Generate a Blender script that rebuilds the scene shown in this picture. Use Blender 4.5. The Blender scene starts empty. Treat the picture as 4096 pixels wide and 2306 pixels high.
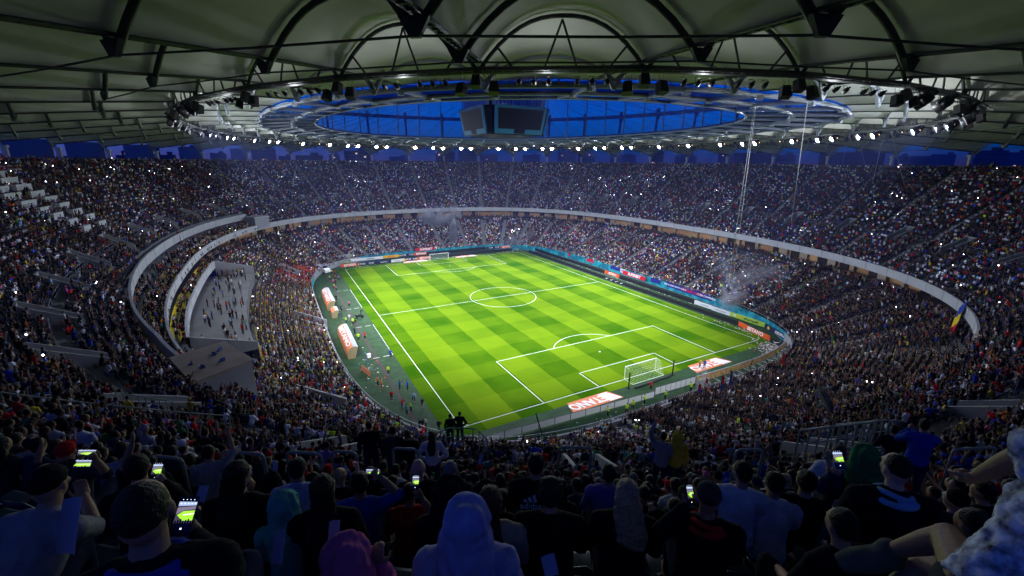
import bpy, math, random
import numpy as np
from mathutils import Vector, Matrix
random.seed(7); RNG = np.random.default_rng(7)
SC = bpy.context.scene
COL = SC.collection
PI = math.pi
# ---------------------------------------------------------------- camera
CAM = np.array([-53.57, -102.65, 36.07])
YAW, PITCH, ROLL, FPX = 0.502166, -0.282470, 0.0086993, 1737.26
cF = np.array([math.sin(YAW)*math.cos(PITCH), math.cos(YAW)*math.cos(PITCH), math.sin(PITCH)])
_R = np.array([math.cos(YAW), -math.sin(YAW), 0.0]); _U = np.cross(_R, cF)
cR = math.cos(ROLL)*_R + math.sin(ROLL)*_U; cU = -math.sin(ROLL)*_R + math.cos(ROLL)*_U
cd = bpy.data.cameras.new("camera"); cam = bpy.data.objects.new("camera", cd); COL.objects.link(cam)
cam.matrix_world = Matrix(((cR[0], cU[0], -cF[0], CAM[0]), (cR[1], cU[1], -cF[1], CAM[1]), (cR[2], cU[2], -cF[2], CAM[2]), (0, 0, 0, 1)))
cd.sensor_width = 36.0; cd.lens = FPX/4096*36.0; cd.clip_start = 0.1; cd.clip_end = 9000
cd.shift_y = 0.0
SC.camera = cam
SC.render.resolution_x = 1024; SC.render.resolution_y = 576
# ---------------------------------------------------------------- sky and exposure
W = bpy.data.worlds.new("World"); SC.world = W; W.use_nodes = True
nt = W.node_tree; bg = nt.nodes['Background']
sky = nt.nodes.new('ShaderNodeTexSky'); sky.sky_type = 'NISHITA'; sky.sun_disc = False
sky.sun_elevation = math.radians(1.0); sky.sun_rotation = math.radians(-72); sky.altitude = 80
sky.air_density = 1.0; sky.dust_density = 1.0; sky.ozone_density = 10.0
hs = nt.nodes.new('ShaderNodeHueSaturation'); hs.inputs['Saturation'].default_value = 1.08; hs.inputs['Value'].default_value = 1.15
wt = nt.nodes.new('ShaderNodeTexCoord'); wm = nt.nodes.new('ShaderNodeVectorMath'); wm.operation = 'MULTIPLY_ADD'
wm.inputs[1].default_value = (1, 1, .85); wm.inputs[2].default_value = (0, 0, .03)     # the dusk glow band sits a little lower
nt.links.new(wt.outputs['Generated'], wm.inputs[0]); nt.links.new(wm.outputs[0], sky.inputs['Vector'])
nt.links.new(sky.outputs[0], hs.inputs['Color'])
# dusk afterglow: violet towards the horizon, pink in the west
def _wn(t, **k):
    q = nt.nodes.new(t)
    for a, b in k.items(): setattr(q, a, b)
    return q
sp_ = _wn('ShaderNodeSeparateXYZ'); nt.links.new(wt.outputs['Generated'], sp_.inputs[0])
el = _wn('ShaderNodeMapRange'); nt.links.new(sp_.outputs['Z'], el.inputs['Value']); el.inputs['From Min'].default_value = .005; el.inputs['From Max'].default_value = .10; el.inputs['To Min'].default_value = 1; el.inputs['To Max'].default_value = 0
ww = _wn('ShaderNodeMapRange'); nt.links.new(sp_.outputs['X'], ww.inputs['Value']); ww.inputs['From Min'].default_value = .45; ww.inputs['From Max'].default_value = -.55; ww.inputs['To Min'].default_value = 0; ww.inputs['To Max'].default_value = 1
m1 = _wn('ShaderNodeMix', data_type='RGBA', blend_type='MULTIPLY'); nt.links.new(el.outputs[0], m1.inputs['Factor']); nt.links.new(hs.outputs[0], m1.inputs[6]); m1.inputs[7].default_value = (1, .5, .85, 1)
mu = _wn('ShaderNodeMath', operation='MULTIPLY'); nt.links.new(el.outputs[0], mu.inputs[0]); nt.links.new(ww.outputs[0], mu.inputs[1])
m2 = _wn('ShaderNodeMix', data_type='RGBA', blend_type='ADD'); nt.links.new(mu.outputs[0], m2.inputs['Factor']); nt.links.new(m1.outputs[2], m2.inputs[6]); m2.inputs[7].default_value = (.075, .03, .09, 1)
nt.links.new(m2.outputs[2], bg.inputs['Color']); bg.inputs['Strength'].default_value = SKY_STR = 0.15
SC.view_settings.view_transform = 'Standard'; SC.view_settings.look = 'None'
SC.view_settings.exposure = 2.75; SC.view_settings.gamma = 1.0
SC.cycles.max_bounces = 5; SC.cycles.diffuse_bounces = 3; SC.cycles.glossy_bounces = 2
SC.cycles.transmission_bounces = 2; SC.cycles.transparent_max_bounces = 6; SC.cycles.volume_bounces = 0
SC.cycles.caustics_reflective = False; SC.cycles.caustics_refractive = False
SC.cycles.sample_clamp_indirect = 3.0
SC.cycles.use_denoising = True
LAMP_W = 7000.0      # spot power per lit bay
SPILL_W = 135.0  # power of the added upward spots that brighten the roof
HAZE = 0.0002
# ---------------------------------------------------------------- helpers
MATS = {}
def mat(name, col, rough=0.8, metal=0.0, emit=0.0, ecol=None, var=0.0, vscale=4.0, spec=0.3, bump=0.0, bscale=40.0, trans=0.0):
    if name in MATS: return MATS[name]
    m = bpy.data.materials.new(name); m.use_nodes = True; n = m.node_tree; p = n.nodes['Principled BSDF']
    c = (col[0], col[1], col[2], 1)
    p.inputs['Base Color'].default_value = c; p.inputs['Roughness'].default_value = rough
    p.inputs['Metallic'].default_value = metal; p.inputs['Specular IOR Level'].default_value = spec
    if emit: p.inputs['Emission Color'].default_value = (*(ecol or col), 1); p.inputs['Emission Strength'].default_value = emit
    if var or bump:
        tc = n.nodes.new('ShaderNodeTexCoord')
    if var:
        nz = n.nodes.new('ShaderNodeTexNoise'); nz.inputs['Scale'].default_value = vscale; nz.inputs['Detail'].default_value = 5
        n.links.new(tc.outputs['Object'], nz.inputs['Vector'])
        mr = n.nodes.new('ShaderNodeMapRange'); mr.inputs['From Min'].default_value = .3; mr.inputs['From Max'].default_value = .7
        mr.inputs['To Min'].default_value = 1-var; mr.inputs['To Max'].default_value = 1+var
        n.links.new(nz.outputs['Fac'], mr.inputs['Value'])
        mx = n.nodes.new('ShaderNodeMix'); mx.data_type = 'RGBA'; mx.blend_type = 'MULTIPLY'; mx.inputs['Factor'].default_value = 1
        mx.inputs[6].default_value = c; n.links.new(mr.outputs[0], mx.inputs[7]); n.links.new(mx.outputs[2], p.inputs['Base Color'])
    if bump:
        nb = n.nodes.new('ShaderNodeTexNoise'); nb.inputs['Scale'].default_value = bscale; nb.inputs['Detail'].default_value = 4
        n.links.new(tc.outputs['Object'], nb.inputs['Vector'])
        bm_ = n.nodes.new('ShaderNodeBump'); bm_.inputs['Strength'].default_value = bump; bm_.inputs['Distance'].default_value = 0.02
        n.links.new(nb.outputs['Fac'], bm_.inputs['Height']); n.links.new(bm_.outputs[0], p.inputs['Normal'])
    MATS[name] = m; return m
def tag(o, label=None, cat=None, group=None, kind=None):
    if label: o['label'] = label
    if cat: o['category'] = cat
    if group: o['group'] = group
    if kind: o['kind'] = kind
    return o
def empty(name, loc=(0, 0, 0), rz=0.0, label=None, cat=None, group=None, kind=None, parent=None):
    o = bpy.data.objects.new(name, None); COL.objects.link(o); o.location = loc; o.rotation_euler = (0, 0, rz); o.empty_display_size = .3
    if parent: o.parent = parent
    return tag(o, label, cat, group, kind)
def link(name, me, m=None, parent=None, loc=(0, 0, 0), rz=0.0):
    o = bpy.data.objects.new(name, me); COL.objects.link(o); o.location = loc; o.rotation_euler = (0, 0, rz)
    if parent: o.parent = parent
    if m is not None:
        if len(me.materials) == 0: me.materials.append(m)
    return o
class MB:
    def __init__(s): s.v = []; s.f = []; s.mi = []; s.n = 0; s.cur = 0
    def add(s, vs, fs):
        vs = np.asarray(vs, float).reshape(-1, 3); s.v.append(vs)
        s.f += [tuple(int(i)+s.n for i in f) for f in fs]; s.mi += [s.cur]*len(fs); s.n += len(vs); return s
    def box(s, c, d, rz=0.0, M=None):
        h = np.array(d, float)/2
        P = np.array([(x, y, z) for z in (-1, 1) for y in (-1, 1) for x in (-1, 1)], float)*h
        if M is not None: P = P @ np.array(M).T
        elif rz: cs, sn = math.cos(rz), math.sin(rz); P = P @ np.array([[cs, sn, 0], [-sn, cs, 0], [0, 0, 1]])
        return s.add(P+np.array(c, float), [(0, 2, 3, 1), (4, 5, 7, 6), (0, 1, 5, 4), (2, 6, 7, 3), (0, 4, 6, 2), (1, 3, 7, 5)])
    def bar(s, a, b, w, h=None, up=(0, 0, 1)):
        a = np.array(a, float); b = np.array(b, float); h = h or w
        d = b-a; L = np.linalg.norm(d)
        if L < 1e-6: return s
        x = d/L; u = np.array(up, float)
        if abs(x@u) > .97: u = np.array([1., 0, 0])
        y = np.cross(u, x); y /= np.linalg.norm(y); z = np.cross(x, y)
        return s.box((a+b)/2, (L, w, h), M=np.stack([x, y, z], 1))
    def tube(s, pts, r, n=6, closed=False, cap=True):
        P = np.asarray(pts, float); k = len(P); r = np.broadcast_to(np.asarray(r, float), (k,))
        if closed: T = np.roll(P, -1, 0)-np.roll(P, 1, 0)
        else:
            T = np.gradient(P, axis=0)
        T /= np.maximum(np.linalg.norm(T, axis=1, keepdims=True), 1e-9)
        up = np.array([0, 0, 1.]) if abs(T[0, 2]) < .9 else np.array([1., 0, 0])
        V = []
        y = np.cross(up, T[0]); y /= np.linalg.norm(y)
        for i in range(k):
            y = y-T[i]*(y@T[i]); y /= max(np.linalg.norm(y), 1e-9); z = np.cross(T[i], y)
            for j in range(n):
                a = 2*PI*j/n; V.append(P[i]+r[i]*(math.cos(a)*y+math.sin(a)*z))
        F = []
        for i in range(k if closed else k-1):
            i2 = (i+1) % k
            for j in range(n): F.append((i*n+j, i*n+(j+1) % n, i2*n+(j+1) % n, i2*n+j))
        if cap and not closed: F += [tuple(range(n-1, -1, -1)), tuple((k-1)*n+j for j in range(n))]
        return s.add(V, F)
    def grid(s, G, closed_u=False):
        G = np.asarray(G, float); a, b = G.shape[:2]; F = []
        for i in range(a if closed_u else a-1):
            i2 = (i+1) % a
            for j in range(b-1): F.append((i*b+j, i2*b+j, i2*b+j+1, i*b+j+1))
        return s.add(G.reshape(-1, 3), F)
    def prism(s, poly, z0, z1):
        n = len(poly); V = [(x, y, z0) for x, y in poly]+[(x, y, z1) for x, y in poly]
        return s.add(V, [tuple(range(n-1, -1, -1)), tuple(range(n, 2*n))]+[(i, (i+1) % n, n+(i+1) % n, n+i) for i in range(n)])
    def ellip(s, c, r, nu=10, nv=7, M=None):
        V = [(0, 0, -1)]
        for i in range(1, nv):
            p = PI*i/nv-PI/2
            for j in range(nu): t = 2*PI*j/nu; V.append((math.cos(p)*math.cos(t), math.cos(p)*math.sin(t), math.sin(p)))
        V.append((0, 0, 1)); V = np.array(V)*np.array(r, float)
        if M is not None: V = V @ np.array(M).T
        F = [(0, 1+(j+1) % nu, 1+j) for j in range(nu)]
        for i in range(nv-2):
            for j in range(nu): F.append((1+i*nu+j, 1+i*nu+(j+1) % nu, 1+(i+1)*nu+(j+1) % nu, 1+(i+1)*nu+j))
        L = 1+(nv-1)*nu; F += [(L, L-nu+j, L-nu+(j+1) % nu) for j in range(nu)]
        return s.add(V+np.array(c, float), F)
    def mesh(s, name, mats=None, smooth=False):
        me = bpy.data.meshes.new(name)
        V = np.concatenate(s.v) if s.v else np.zeros((0, 3))
        me.from_pydata(V.tolist(), [], s.f)
        for m in (mats if isinstance(mats, (list, tuple)) else [mats] if mats else []): me.materials.append(m)
        if any(s.mi): me.polygons.foreach_set('material_index', s.mi)
        if smooth: me.polygons.foreach_set('use_smooth', [True]*len(me.polygons))
        me.update(); return me
    def build(s, name, mats=None, parent=None, loc=(0, 0, 0), rz=0.0, smooth=False):
        return link(name, s.mesh(name, mats, smooth), None, parent, loc, rz)
def ray(u, v):      # full-size photo pixel to a view direction
    return cF+cR*(u-2048)/FPX-cU*(v-1153)/FPX
def atz(u, v, z):
    d = ray(u, v); return CAM+(z-CAM[2])/d[2]*d
def atd(u, v, dep): return CAM+dep*ray(u, v)
def proj(p):
    d = np.asarray(p, float)-CAM; z = d@cF
    return 2048+FPX*(d@cR)/z, 1153-FPX*(d@cU)/z, z
# ---------------------------------------------------------------- plan curves
def se(th, a, b, n):
    c, s = np.cos(th), np.sin(th); r = (np.abs(c/a)**n+np.abs(s/b)**n)**(-1/n); return r*c, r*s
class Curve:
    def __init__(s, a, b, n, off=0.0, N=2400):
        th = np.linspace(0, 2*PI, N, endpoint=False); x, y = se(th, a, b, n)
        tx = np.roll(x, -1)-np.roll(x, 1); ty = np.roll(y, -1)-np.roll(y, 1); L = np.hypot(tx, ty); nx, ny = ty/L, -tx/L
        x = x+off*nx; y = y+off*ny
        s.x, s.y, s.nx, s.ny = [np.r_[q, q[0]] for q in (x, y, nx, ny)]
        s.L = np.r_[0, np.cumsum(np.hypot(np.diff(s.x), np.diff(s.y)))]; s.len = s.L[-1]
    def at(s, t):       # t in bays (0..40); returns point and outward normal
        l = ((np.asarray(t, float)+.5) % 40)/40*s.len
        return [np.interp(l, s.L, q) for q in (s.x, s.y, s.nx, s.ny)]
MAIN = Curve(70, 88, 2.55)          # front parapet of the upper tier
RIM = Curve(70, 88, 2.55, 30.0)     # line of the outer columns
RING = Curve(66, 84, 2.2)           # lighting truss
INOUT = Curve(53.6, 70.5, 2.38)
INMID = Curve(47.5, 63.5, 2.3)
OPEN = Curve(43.2, 56.8, 2.2)
FRONT = (46.6, 63.8, 4.1)           # pitch-side wall of the lower tier
# ================================================================ the bowl
M_CONC = mat('concrete', (0.13, 0.13, 0.132), .85, var=.22, vscale=.35, bump=.3, bscale=6)
M_CONCL = mat('pale_concrete', (0.29, 0.29, 0.30), .8, var=.10, vscale=.5)
M_PARA = mat('parapet_panel', (0.46, 0.46, 0.47), .6, var=.06, vscale=.4)
M_GAP = mat('panel_joint', (0.12, 0.12, 0.12), .9)
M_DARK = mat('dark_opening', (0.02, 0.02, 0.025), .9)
M_ORANGE = mat('concourse_wall', (0.62, 0.36, 0.17), .8, var=.3, vscale=.12)
M_FLOOR = mat('terrace_floor', (0.20, 0.195, 0.185), .7, var=.18, vscale=.25)
M_STEEL = mat('steel_rail', (0.42, 0.44, 0.46), .35, metal=.6)
_ks = np.arange(len(RIM.x))
def kidx(t): return np.interp(((np.asarray(t, float)+.5) % 40)/40*RIM.len, RIM.L, _ks)
def mainpt(t):
    k = kidx(t); return [np.interp(k, _ks, q) for q in (MAIN.x, MAIN.y, MAIN.nx, MAIN.ny)]
def up(t, s, z):
    x, y, nx, ny = mainpt(t); return np.stack([x+nx*s, y+ny*s, np.broadcast_to(z, np.shape(x))+0*x], -1)
def _tin():         # distance from the main parapet line inwards to the front wall
    x, y, nx, ny = MAIN.x, MAIN.y, MAIN.nx, MAIN.ny; a, b, n = FRONT
    lo = np.zeros_like(x); hi = np.full_like(x, 60.)
    for _ in range(40):
        m = (lo+hi)/2; v = (np.abs((x-nx*m)/a)**n+np.abs((y-ny*m)/b)**n)
        # first crossing into the front curve
        ins = v < 1; hi = np.where(ins, m, hi); lo = np.where(ins, lo, m)
    return hi
TIN = _tin()
def tin(t): return np.interp(kidx(t), _ks, TIN)
def low(t, q, z): # q 0 at the front wall, 1 under the parapet
    return up(t, -tin(t)*(1-q)-.8*q, z)
NS = 16
TT = np.arange(0, 40, 1/NS)
def isvip(t): x, y, _, _ = mainpt(t); return (x < 0) & (y > -57) & (y < 62)
def sbal(t):
    x, y, _, _ = mainpt(t); return 5.0-3.3*np.clip(-y/46., 0, 1)**1.4
def ister(t): x, y, _, _ = mainpt(t); return (x < 0) & (y > -33) & (y < 22)
NUP = 34
def us(j): return .4+.8*j+(.9 if j >= 10 else 0)
def uz(j): return 15.1+.61*j-(.3 if j >= 10 else 0)
NLO = 27
def lq(j): return (j+.15)/NLO
def lz(j): return 1.25+9.4*(j/NLO)**1.08
stadium = empty('stadium', (0, 0, 0), label='oval concrete stadium bowl with two tiers around the floodlit football pitch', cat='stadium')
SBT = sbal(TT); VIPm = isvip(TT); TERm = ister(TT)
# --- upper tier steps, with openings for the vomitories
VJ0, VJ1 = 8, 12
def vomcell(k): r = k % NS; return r in (NS//2-1, NS//2)
def tier(fn, nrow, sfn, zfn, skip, name, m):
    b = MB(); n = len(TT); V = []; idx = {}
    rows = []
    for j in range(nrow):
        s0, s1, z = sfn(j), sfn(j+1), zfn(j)
        rows.append((fn(TT, s0, z), fn(TT, s1, z)))
    for j in range(nrow):
        a, c = rows[j]; nx = rows[j+1][0] if j+1 < nrow else None
        for k in range(n):
            if skip(j, k): continue
            k2 = (k+1) % n
            b.add([a[k], a[k2], c[k2], c[k]], [(0, 3, 2, 1)])
            if j > 0 and not skip(j-1, k): b.add([rows[j-1][1][k], rows[j-1][1][k2], a[k2], a[k]], [(0, 3, 2, 1)])
    return b.build(name, m, stadium)
def skup(j, k):
    if VIPm[k] and us(j) < SBT[k]+.15: return True
    return vomcell(k) and VJ0 <= j < VJ1
utier = tier(up, NUP, us, uz, skup, 'upper_tier', M_CONC)
TL = tin(TT)
def sklo(j, k):
    return bool(TERm[k] and TL[k]*(1-lq(j)) < 9.5)
ltier = tier(low, NLO, lq, lz, sklo, 'lower_tier', M_CONC)
# --- solid underside of the upper tier and rim wall
b = MB(); G = np.stack([up(TT, 0.2, 14.2), up(TT, 3, 14.2), up(TT, 29.6, 33.0), up(TT, 29.6, 36.1), up(TT, 28.4, 36.1), up(TT, 28.4, 34.6)], 1)
b.grid(G, True); b.build('upper_tier_soffit', M_CONC, stadium)
# --- curved parapets
def band(name, ts, s0, th, z0, z1, m, lab=None, joints=2, parent=stadium):
    b = MB(); closed = len(ts) == len(TT)
    A = [up(ts, s0, z0), up(ts, s0-.06, z1), up(ts, s0+th, z1), up(ts, s0+th, z0), up(ts, s0, z0)]
    b.grid(np.stack(A, 1), closed)
    b.cur = 1
    for k, t in enumerate(ts):
        if k % (NS//joints) == NS//(2*joints):
            q_ = lambda a: a if np.ndim(a) == 0 else a[k]; p0 = up(t, q_(s0)-.012, q_(z0)); p1 = up(t, q_(s0)-.068, q_(z1)); x, y, nx, ny = mainpt(t)
            b.bar(p0, p1, .07, .02, up=(nx, ny, 0))
    o = b.build(name, [m, M_GAP], parent)
    if lab: o['label'] = lab
    return o
band('parapet', TT, 0, .22, 14.1, 15.75, M_PARA, 'long pale grey parapet running right round the bowl')
vt = TT[VIPm]; vt = np.sort(vt); tt_ = TT[TERm]
def ext(ts): return np.r_[ts, ts[-1]+1/NS]
band('balcony_parapet', ext(vt), sbal(ext(vt)), .25, 17.2-.2*(5-sbal(ext(vt))), 19.0-.25*(5-sbal(ext(vt))), M_PARA, 'white upper parapet above the balcony walkway')
band('terrace_parapet', ext(tt_), -1.9, .3, 10.9, 12.6, M_PARA, 'innermost grey parapet above the open terrace')
def sheet(name, ts, prof, m, lab=None):
    b = MB(); b.grid(np.stack([up(ts, s, z) for s, z in prof], 1), len(ts) == len(TT)); o = b.build(name, m, stadium)
    if lab: o['label'] = lab
    return o
sheet('concourse_floor', TT, [(-.9, 10.75), (8, 10.75)], M_FLOOR)
nv = TT  # concourse back wall all round
sheet('concourse_wall', TT, [(7.9, 10.7), (7.9, 17.6)], M_ORANGE, 'orange wall at the back of the concourse')
M_DOOR = mat('concourse_door', (.03, .02, .02), .7); M_BEIGE = mat('concourse_pier', (.45, .38, .30), .8)
_r = random.Random(11)
for i in range(40):
    for f in (.08, .5):
        b = MB(); x, y, nx, ny = [float(q) for q in mainpt(i+f)]; p = up(i+f, 7.4, 12.5); b.box(p, (.6, .7+1.6*(_r.random() < .3), 3.6), rz=math.atan2(ny, nx)); b.build('concourse_pier', M_BEIGE, stadium)
    for f in (.28, .70):
        if _r.random() < .75: b2 = MB(); x, y, nx, ny = [float(q) for q in mainpt(i+f)]; b2.box(up(i+f, 7.75, 12.1), (.3, _r.uniform(1.2, 3.6), 2.6), rz=math.atan2(ny, nx)); b2.build('concourse_door', M_DOOR, stadium)
# VIP balcony rows and walkway
sheet('balcony_floor', ext(vt), [(.22, 14.4), (.9, 14.4), (.9, 14.75), (1.8, 14.75), (1.8, 15.1), (2.7, 15.1), (2.7, 15.4), (12, 15.4)], M_FLOOR)
sheet('balcony_wall', ext(vt), [(11.5, 15.3), (11.5, 22)], M_ORANGE)
# terrace
sheet('terrace_floor', ext(tt_), [(-9.8, 8.8), (4, 8.8), (4, 10.9)], M_FLOOR)
sheet('terrace_edge', ext(tt_), [(-9.85, 5.5), (-9.85, 8.8)], M_CONC)
sheet('terrace_balcony', ext(tt_), [(-1.6, 10.95), (-1.6, 11.6), (-.8, 11.6), (-.8, 12.0), (.2, 12.0), (.2, 12.4), (6, 12.4)], M_CONC)
def radial_wall(name, t, prof, th, m, lab=None):   # prof: (s, zbot, ztop)
    b = MB(); x, y, nx, ny = [float(q) for q in mainpt(t)]; tx, ty = -ny, nx
    V = []
    for sgn in (-.5, .5):
        for s, zb, zt in prof:
            for z in (zb, zt): V.append((x+nx*s+tx*th*sgn, y+ny*s+ty*th*sgn, z))
    n = len(prof); F = []
    for i in range(n-1):
        a = 2*i; F.append((a, a+2, a+3, a+1)); o = 2*n; F.append((o+a, o+a+1, o+a+3, o+a+2)); F.append((a+1, a+3, o+a+3, o+a+1))
    F.append((0, 1, 2*n+1, 2*n)); e = 2*n-2; F.append((e, 2*n+e, 2*n+e+1, e+1))
    b.add(V, F); o = b.build(name, m, stadium)
    if lab: o['label'] = lab
    return o
radial_wall('terrace_wall', tt_[0], [(-9.8, 8.7, 10.6), (-1.9, 8.7, 12.6)], .3, M_CONCL)
radial_wall('terrace_wall', tt_[-1]+1/NS, [(-9.8, 8.7, 9.9), (-1.9, 8.7, 12.6)], .3, M_CONCL)
for t in (vt[0], vt[-1]+1/NS): radial_wall('balcony_end_wall', t, [(0, 14.1, 15.8), (5.2, 14.1, 19.0)], .3, M_CONCL)
# --- vomitories
def vomitory(i):
    t = i+.5; dt = 1/NS
    x, y, nx, ny = [float(q) for q in mainpt(t)]
    z7 = uz(VJ0-1)+.02; s0 = us(VJ0); s1 = us(VJ1)
    b = MB()
    L0, L1 = [up(t-dt, s, 0) for s in (s0, s1)]; R0, R1 = [up(t+dt, s, 0) for s in (s0, s1)]
    def P(p, z): return (p[0], p[1], z)
    # floor, back wall with lintel, sloping side walls
    b.add([P(L0, z7), P(R0, z7), P(R1, z7), P(L1, z7)], [(0, 1, 2, 3)])
    zt0 = uz(VJ0)+.75; zt1 = uz(VJ1)+.95
    for A, B, sg in ((L0, L1, -1), (R0, R1, 1)):
        tx, ty = -ny*sg*.2, nx*sg*.2
        A2 = (A[0]+tx, A[1]+ty, 0); B2 = (B[0]+tx, B[1]+ty, 0)
        V = [P(A, z7), P(B, z7), P(B, zt1), P(A, zt0), P(A2, z7-.2), P(B2, z7-.2), P(B2, zt1), P(A2, zt0)]
        b.add(V, [(0, 1, 2, 3), (4, 7, 6, 5), (3, 2, 6, 7), (0, 3, 7, 4), (1, 5, 6, 2)])
    zl = z7+2.1
    b.add([P(L1, zl), P(R1, zl), P(R1, zt1), P(L1, zt1)], [(0, 1, 2, 3)])
    Lo, Ro = up(t-dt, s1+.2, 0), up(t+dt, s1+.2, 0)
    b.add([P(L1, zt1), P(R1, zt1), P(Ro, zt1), P(Lo, zt1), P(Ro, uz(VJ1)), P(Lo, uz(VJ1))], [(0, 1, 2, 3), (3, 2, 4, 5)])
    b.cur = 1; Le, Re = up(t-dt, s1+2, 0), up(t+dt, s1+2, 0)
    b.add([P(L1, z7), P(R1, z7), P(Re, z7), P(Le, z7), P(Le, zl), P(Re, zl), P(L1, zl), P(R1, zl)], [(0, 1, 2, 3), (3, 2, 5, 4), (4, 5, 7, 6), (0, 3, 4, 6), (1, 7, 5, 2)])
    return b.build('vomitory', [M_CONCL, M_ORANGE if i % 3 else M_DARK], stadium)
VOM = [vomitory(i) for i in range(40)]
# --- aisles with half steps
def aisle(name, t, fn, nrow, sfn, zfn, w, ok):
    b = MB()
    for j in range(nrow-1):
        if not ok(j): continue
        p = fn(t, sfn(j)+(sfn(j+1)-sfn(j))*.5, 0); p2 = fn(t, sfn(j+1), 0); x, y, nx, ny = [float(q) for q in mainpt(t)]
        z0, z1 = zfn(j), (zfn(j)+zfn(j+1))/2; c = (p+p2)/2
        b.box((c[0], c[1], (z0+z1)/2+.01), (np.hypot(*(p2-p)[:2]), w, z1-z0+.02), rz=math.atan2(ny, nx))
    if b.n: return b.build(name, M_CONCL, stadium)
for i in range(40):
    k = int(round(i*NS)) % len(TT)
    aisle('stair_aisle', i, up, NUP, us, uz, 1.1, lambda j: not (VIPm[k] and us(j) < SBT[k]+.3))
    aisle('stair_aisle', i, low, NLO, lq, lz, 1.6, lambda j: not (TERm[k] and TL[k]*(1-lq(j)) < 9.7))
# --- front wall of the lower tier with printed teal cladding
def inside_front(t, z, o=0.0): return up(t, -tin(t)-o, z)
# rim columns
M_COL = mat('column', (0.50, 0.49, 0.46), .7)
for i in range(40):
    p = up(i, 30.3, 0); x, y, nx, ny = [float(q) for q in mainpt(i)]
    b = MB(); b.box((0, 0, -2.5), (.9, .55, 12), rz=math.atan2(ny, nx)); b.box((0, 0, 3.75), (1.3, .8, .5), rz=math.atan2(ny, nx))
    b.build('roof_column', M_COL, stadium, (p[0], p[1], 34.5))
# grey stair tower slabs outside the rim on the west
M_SLAB = mat('tower_cladding', (.10, .13, .19), .8)
for i in range(13, 24):
    x, y, nx, ny = [float(q) for q in mainpt(i)]
    p = up(i, 36, 0); b = MB(); b.box((0, 0, 0), (9, .8, 14), rz=math.atan2(ny, nx)); b.build('tower_fin', M_SLAB, stadium, (p[0], p[1], 33.3))
# walkway railing of the upper tier
def railing(name, ts, s, z, h=1.05, posts=8, m=M_STEEL, parent=stadium, r=.028, mids=(.5,)):
    b = MB()
    for hh in (1.0,)+mids: b.tube(up(ts, s, z+h*hh), r, 6)
    for k, t in enumerate(ts):
        if k % posts == 0: p = up(t, s, z); b.tube([p, p+np.array([0, 0, h])], r, 6)
    return b.build(name, m, parent)
for i in range(40):
    ts = np.linspace(i+.5+1.6/NS, i+1.5-1.6/NS, 30)
    ts = ts[np.abs(ts-(i+1)) > .05]
    for seg in (ts[ts < i+1], ts[ts > i+1]): railing('walkway_railing', seg, us(10)-.15, uz(9), posts=6)
# ================================================================ the roof
M_MEM = mat('roof_membrane', (0.55, 0.55, 0.51), .75, var=.14, vscale=.22)
_n = M_MEM.node_tree; _p = _n.nodes['Principled BSDF']
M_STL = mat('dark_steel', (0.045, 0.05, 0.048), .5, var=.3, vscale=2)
M_WST = mat('pale_steel', (0.26, 0.28, 0.31), .45, metal=.2)
M_GLASS = mat('louvre_panel', (0.02, 0.03, 0.055), .45, spec=.35)
roof = empty('stadium_roof', (0, 0, 0), label='huge ribbed white fabric roof on dark steel arches over the stands', cat='roof')
def rimp(t): p = up(t, 31.0, 0); return p
def rad(t, s):     # s in metres outward from the light ring along the radial; returns point on valley line
    x, y, _, _ = RING.at(t); P = np.array([x, y]); Q = rimp(t)[..., :2].T
    L = np.hypot(*(Q-P)); d = (Q-P)/L; f = s/L
    xy = P+d*s
    z = np.where(np.asarray(s) >= 0, 42.5-3.9*np.clip(f, 0, 1.2), 42.5+.5*(-np.asarray(s))/14.)
    return np.stack([xy[0], xy[1], z+0*xy[0]], -1), L
def inr(t, f):     # between light ring (f 0) and inner ring outer edge (f 1)
    x, y, _, _ = RING.at(t); a, b_, _, _ = INOUT.at(t)
    return np.stack([x+(a-x)*f, y+(b_-y)*f, 42.5+.7*f+0*x], -1)
NODE_S = [0.0, 7.0, 15.0, 24.0, 34.0]
def vpt(i, u, s, raise_=.55):   # membrane surface point: bay i..i+1, u across, s along
    t0, t1 = i, i+1
    if s >= 0:
        def R_(t):
            P, L = rad(t, s*1.0); return P, L
        A, LA = rad(t0, 0); B, LB = rad(t1, 0)
        a, _ = rad(t0, s*LA/34.); b, _ = rad(t1, s*LB/34.)
    else:
        a, b = inr(t0, -s/14.), inr(t1, -s/14.)
    ch = np.linalg.norm(b-a); p = a+(b-a)*u
    if s >= 0: hh = .27 if s < 26 else .27-.06*(s-26)/8
    else: hh = .27-.25*min(1, -s/14.)
    # saddle sag between arches
    ns = NODE_S if s >= 0 else [0, -7., -14.]
    sag = 0
    for q0, q1 in zip(ns[:-1], ns[1:]):
        lo, hi = min(q0, q1), max(q0, q1)
        if lo <= s <= hi: sag = math.sin(PI*(s-lo)/(hi-lo))**2*.10
    h = ch*hh*(1-sag)
    c = abs(2*u-1); prof = (1-c**2.3)
    p = p+np.array([0, 0, raise_*(1-prof*0)+h*prof]); return p
US = np.linspace(0, 1, 13)
def arch_pts(i, s, up_=-.12): return [vpt(i, u, s, 0)+np.array([0, 0, up_+.3*(1-abs(2*u-1)**3)]) for u in np.linspace(0, 1, 17)]
SS = sorted(set(list(np.linspace(-14, 0, 9))+list(np.linspace(0, 34, 21))))
for i in range(40):
    b = MB(); G = np.array([[vpt(i, u, s) for u in US] for s in SS]); b.grid(G)
    b.build('membrane_panel', M_MEM, roof, smooth=True)
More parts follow.
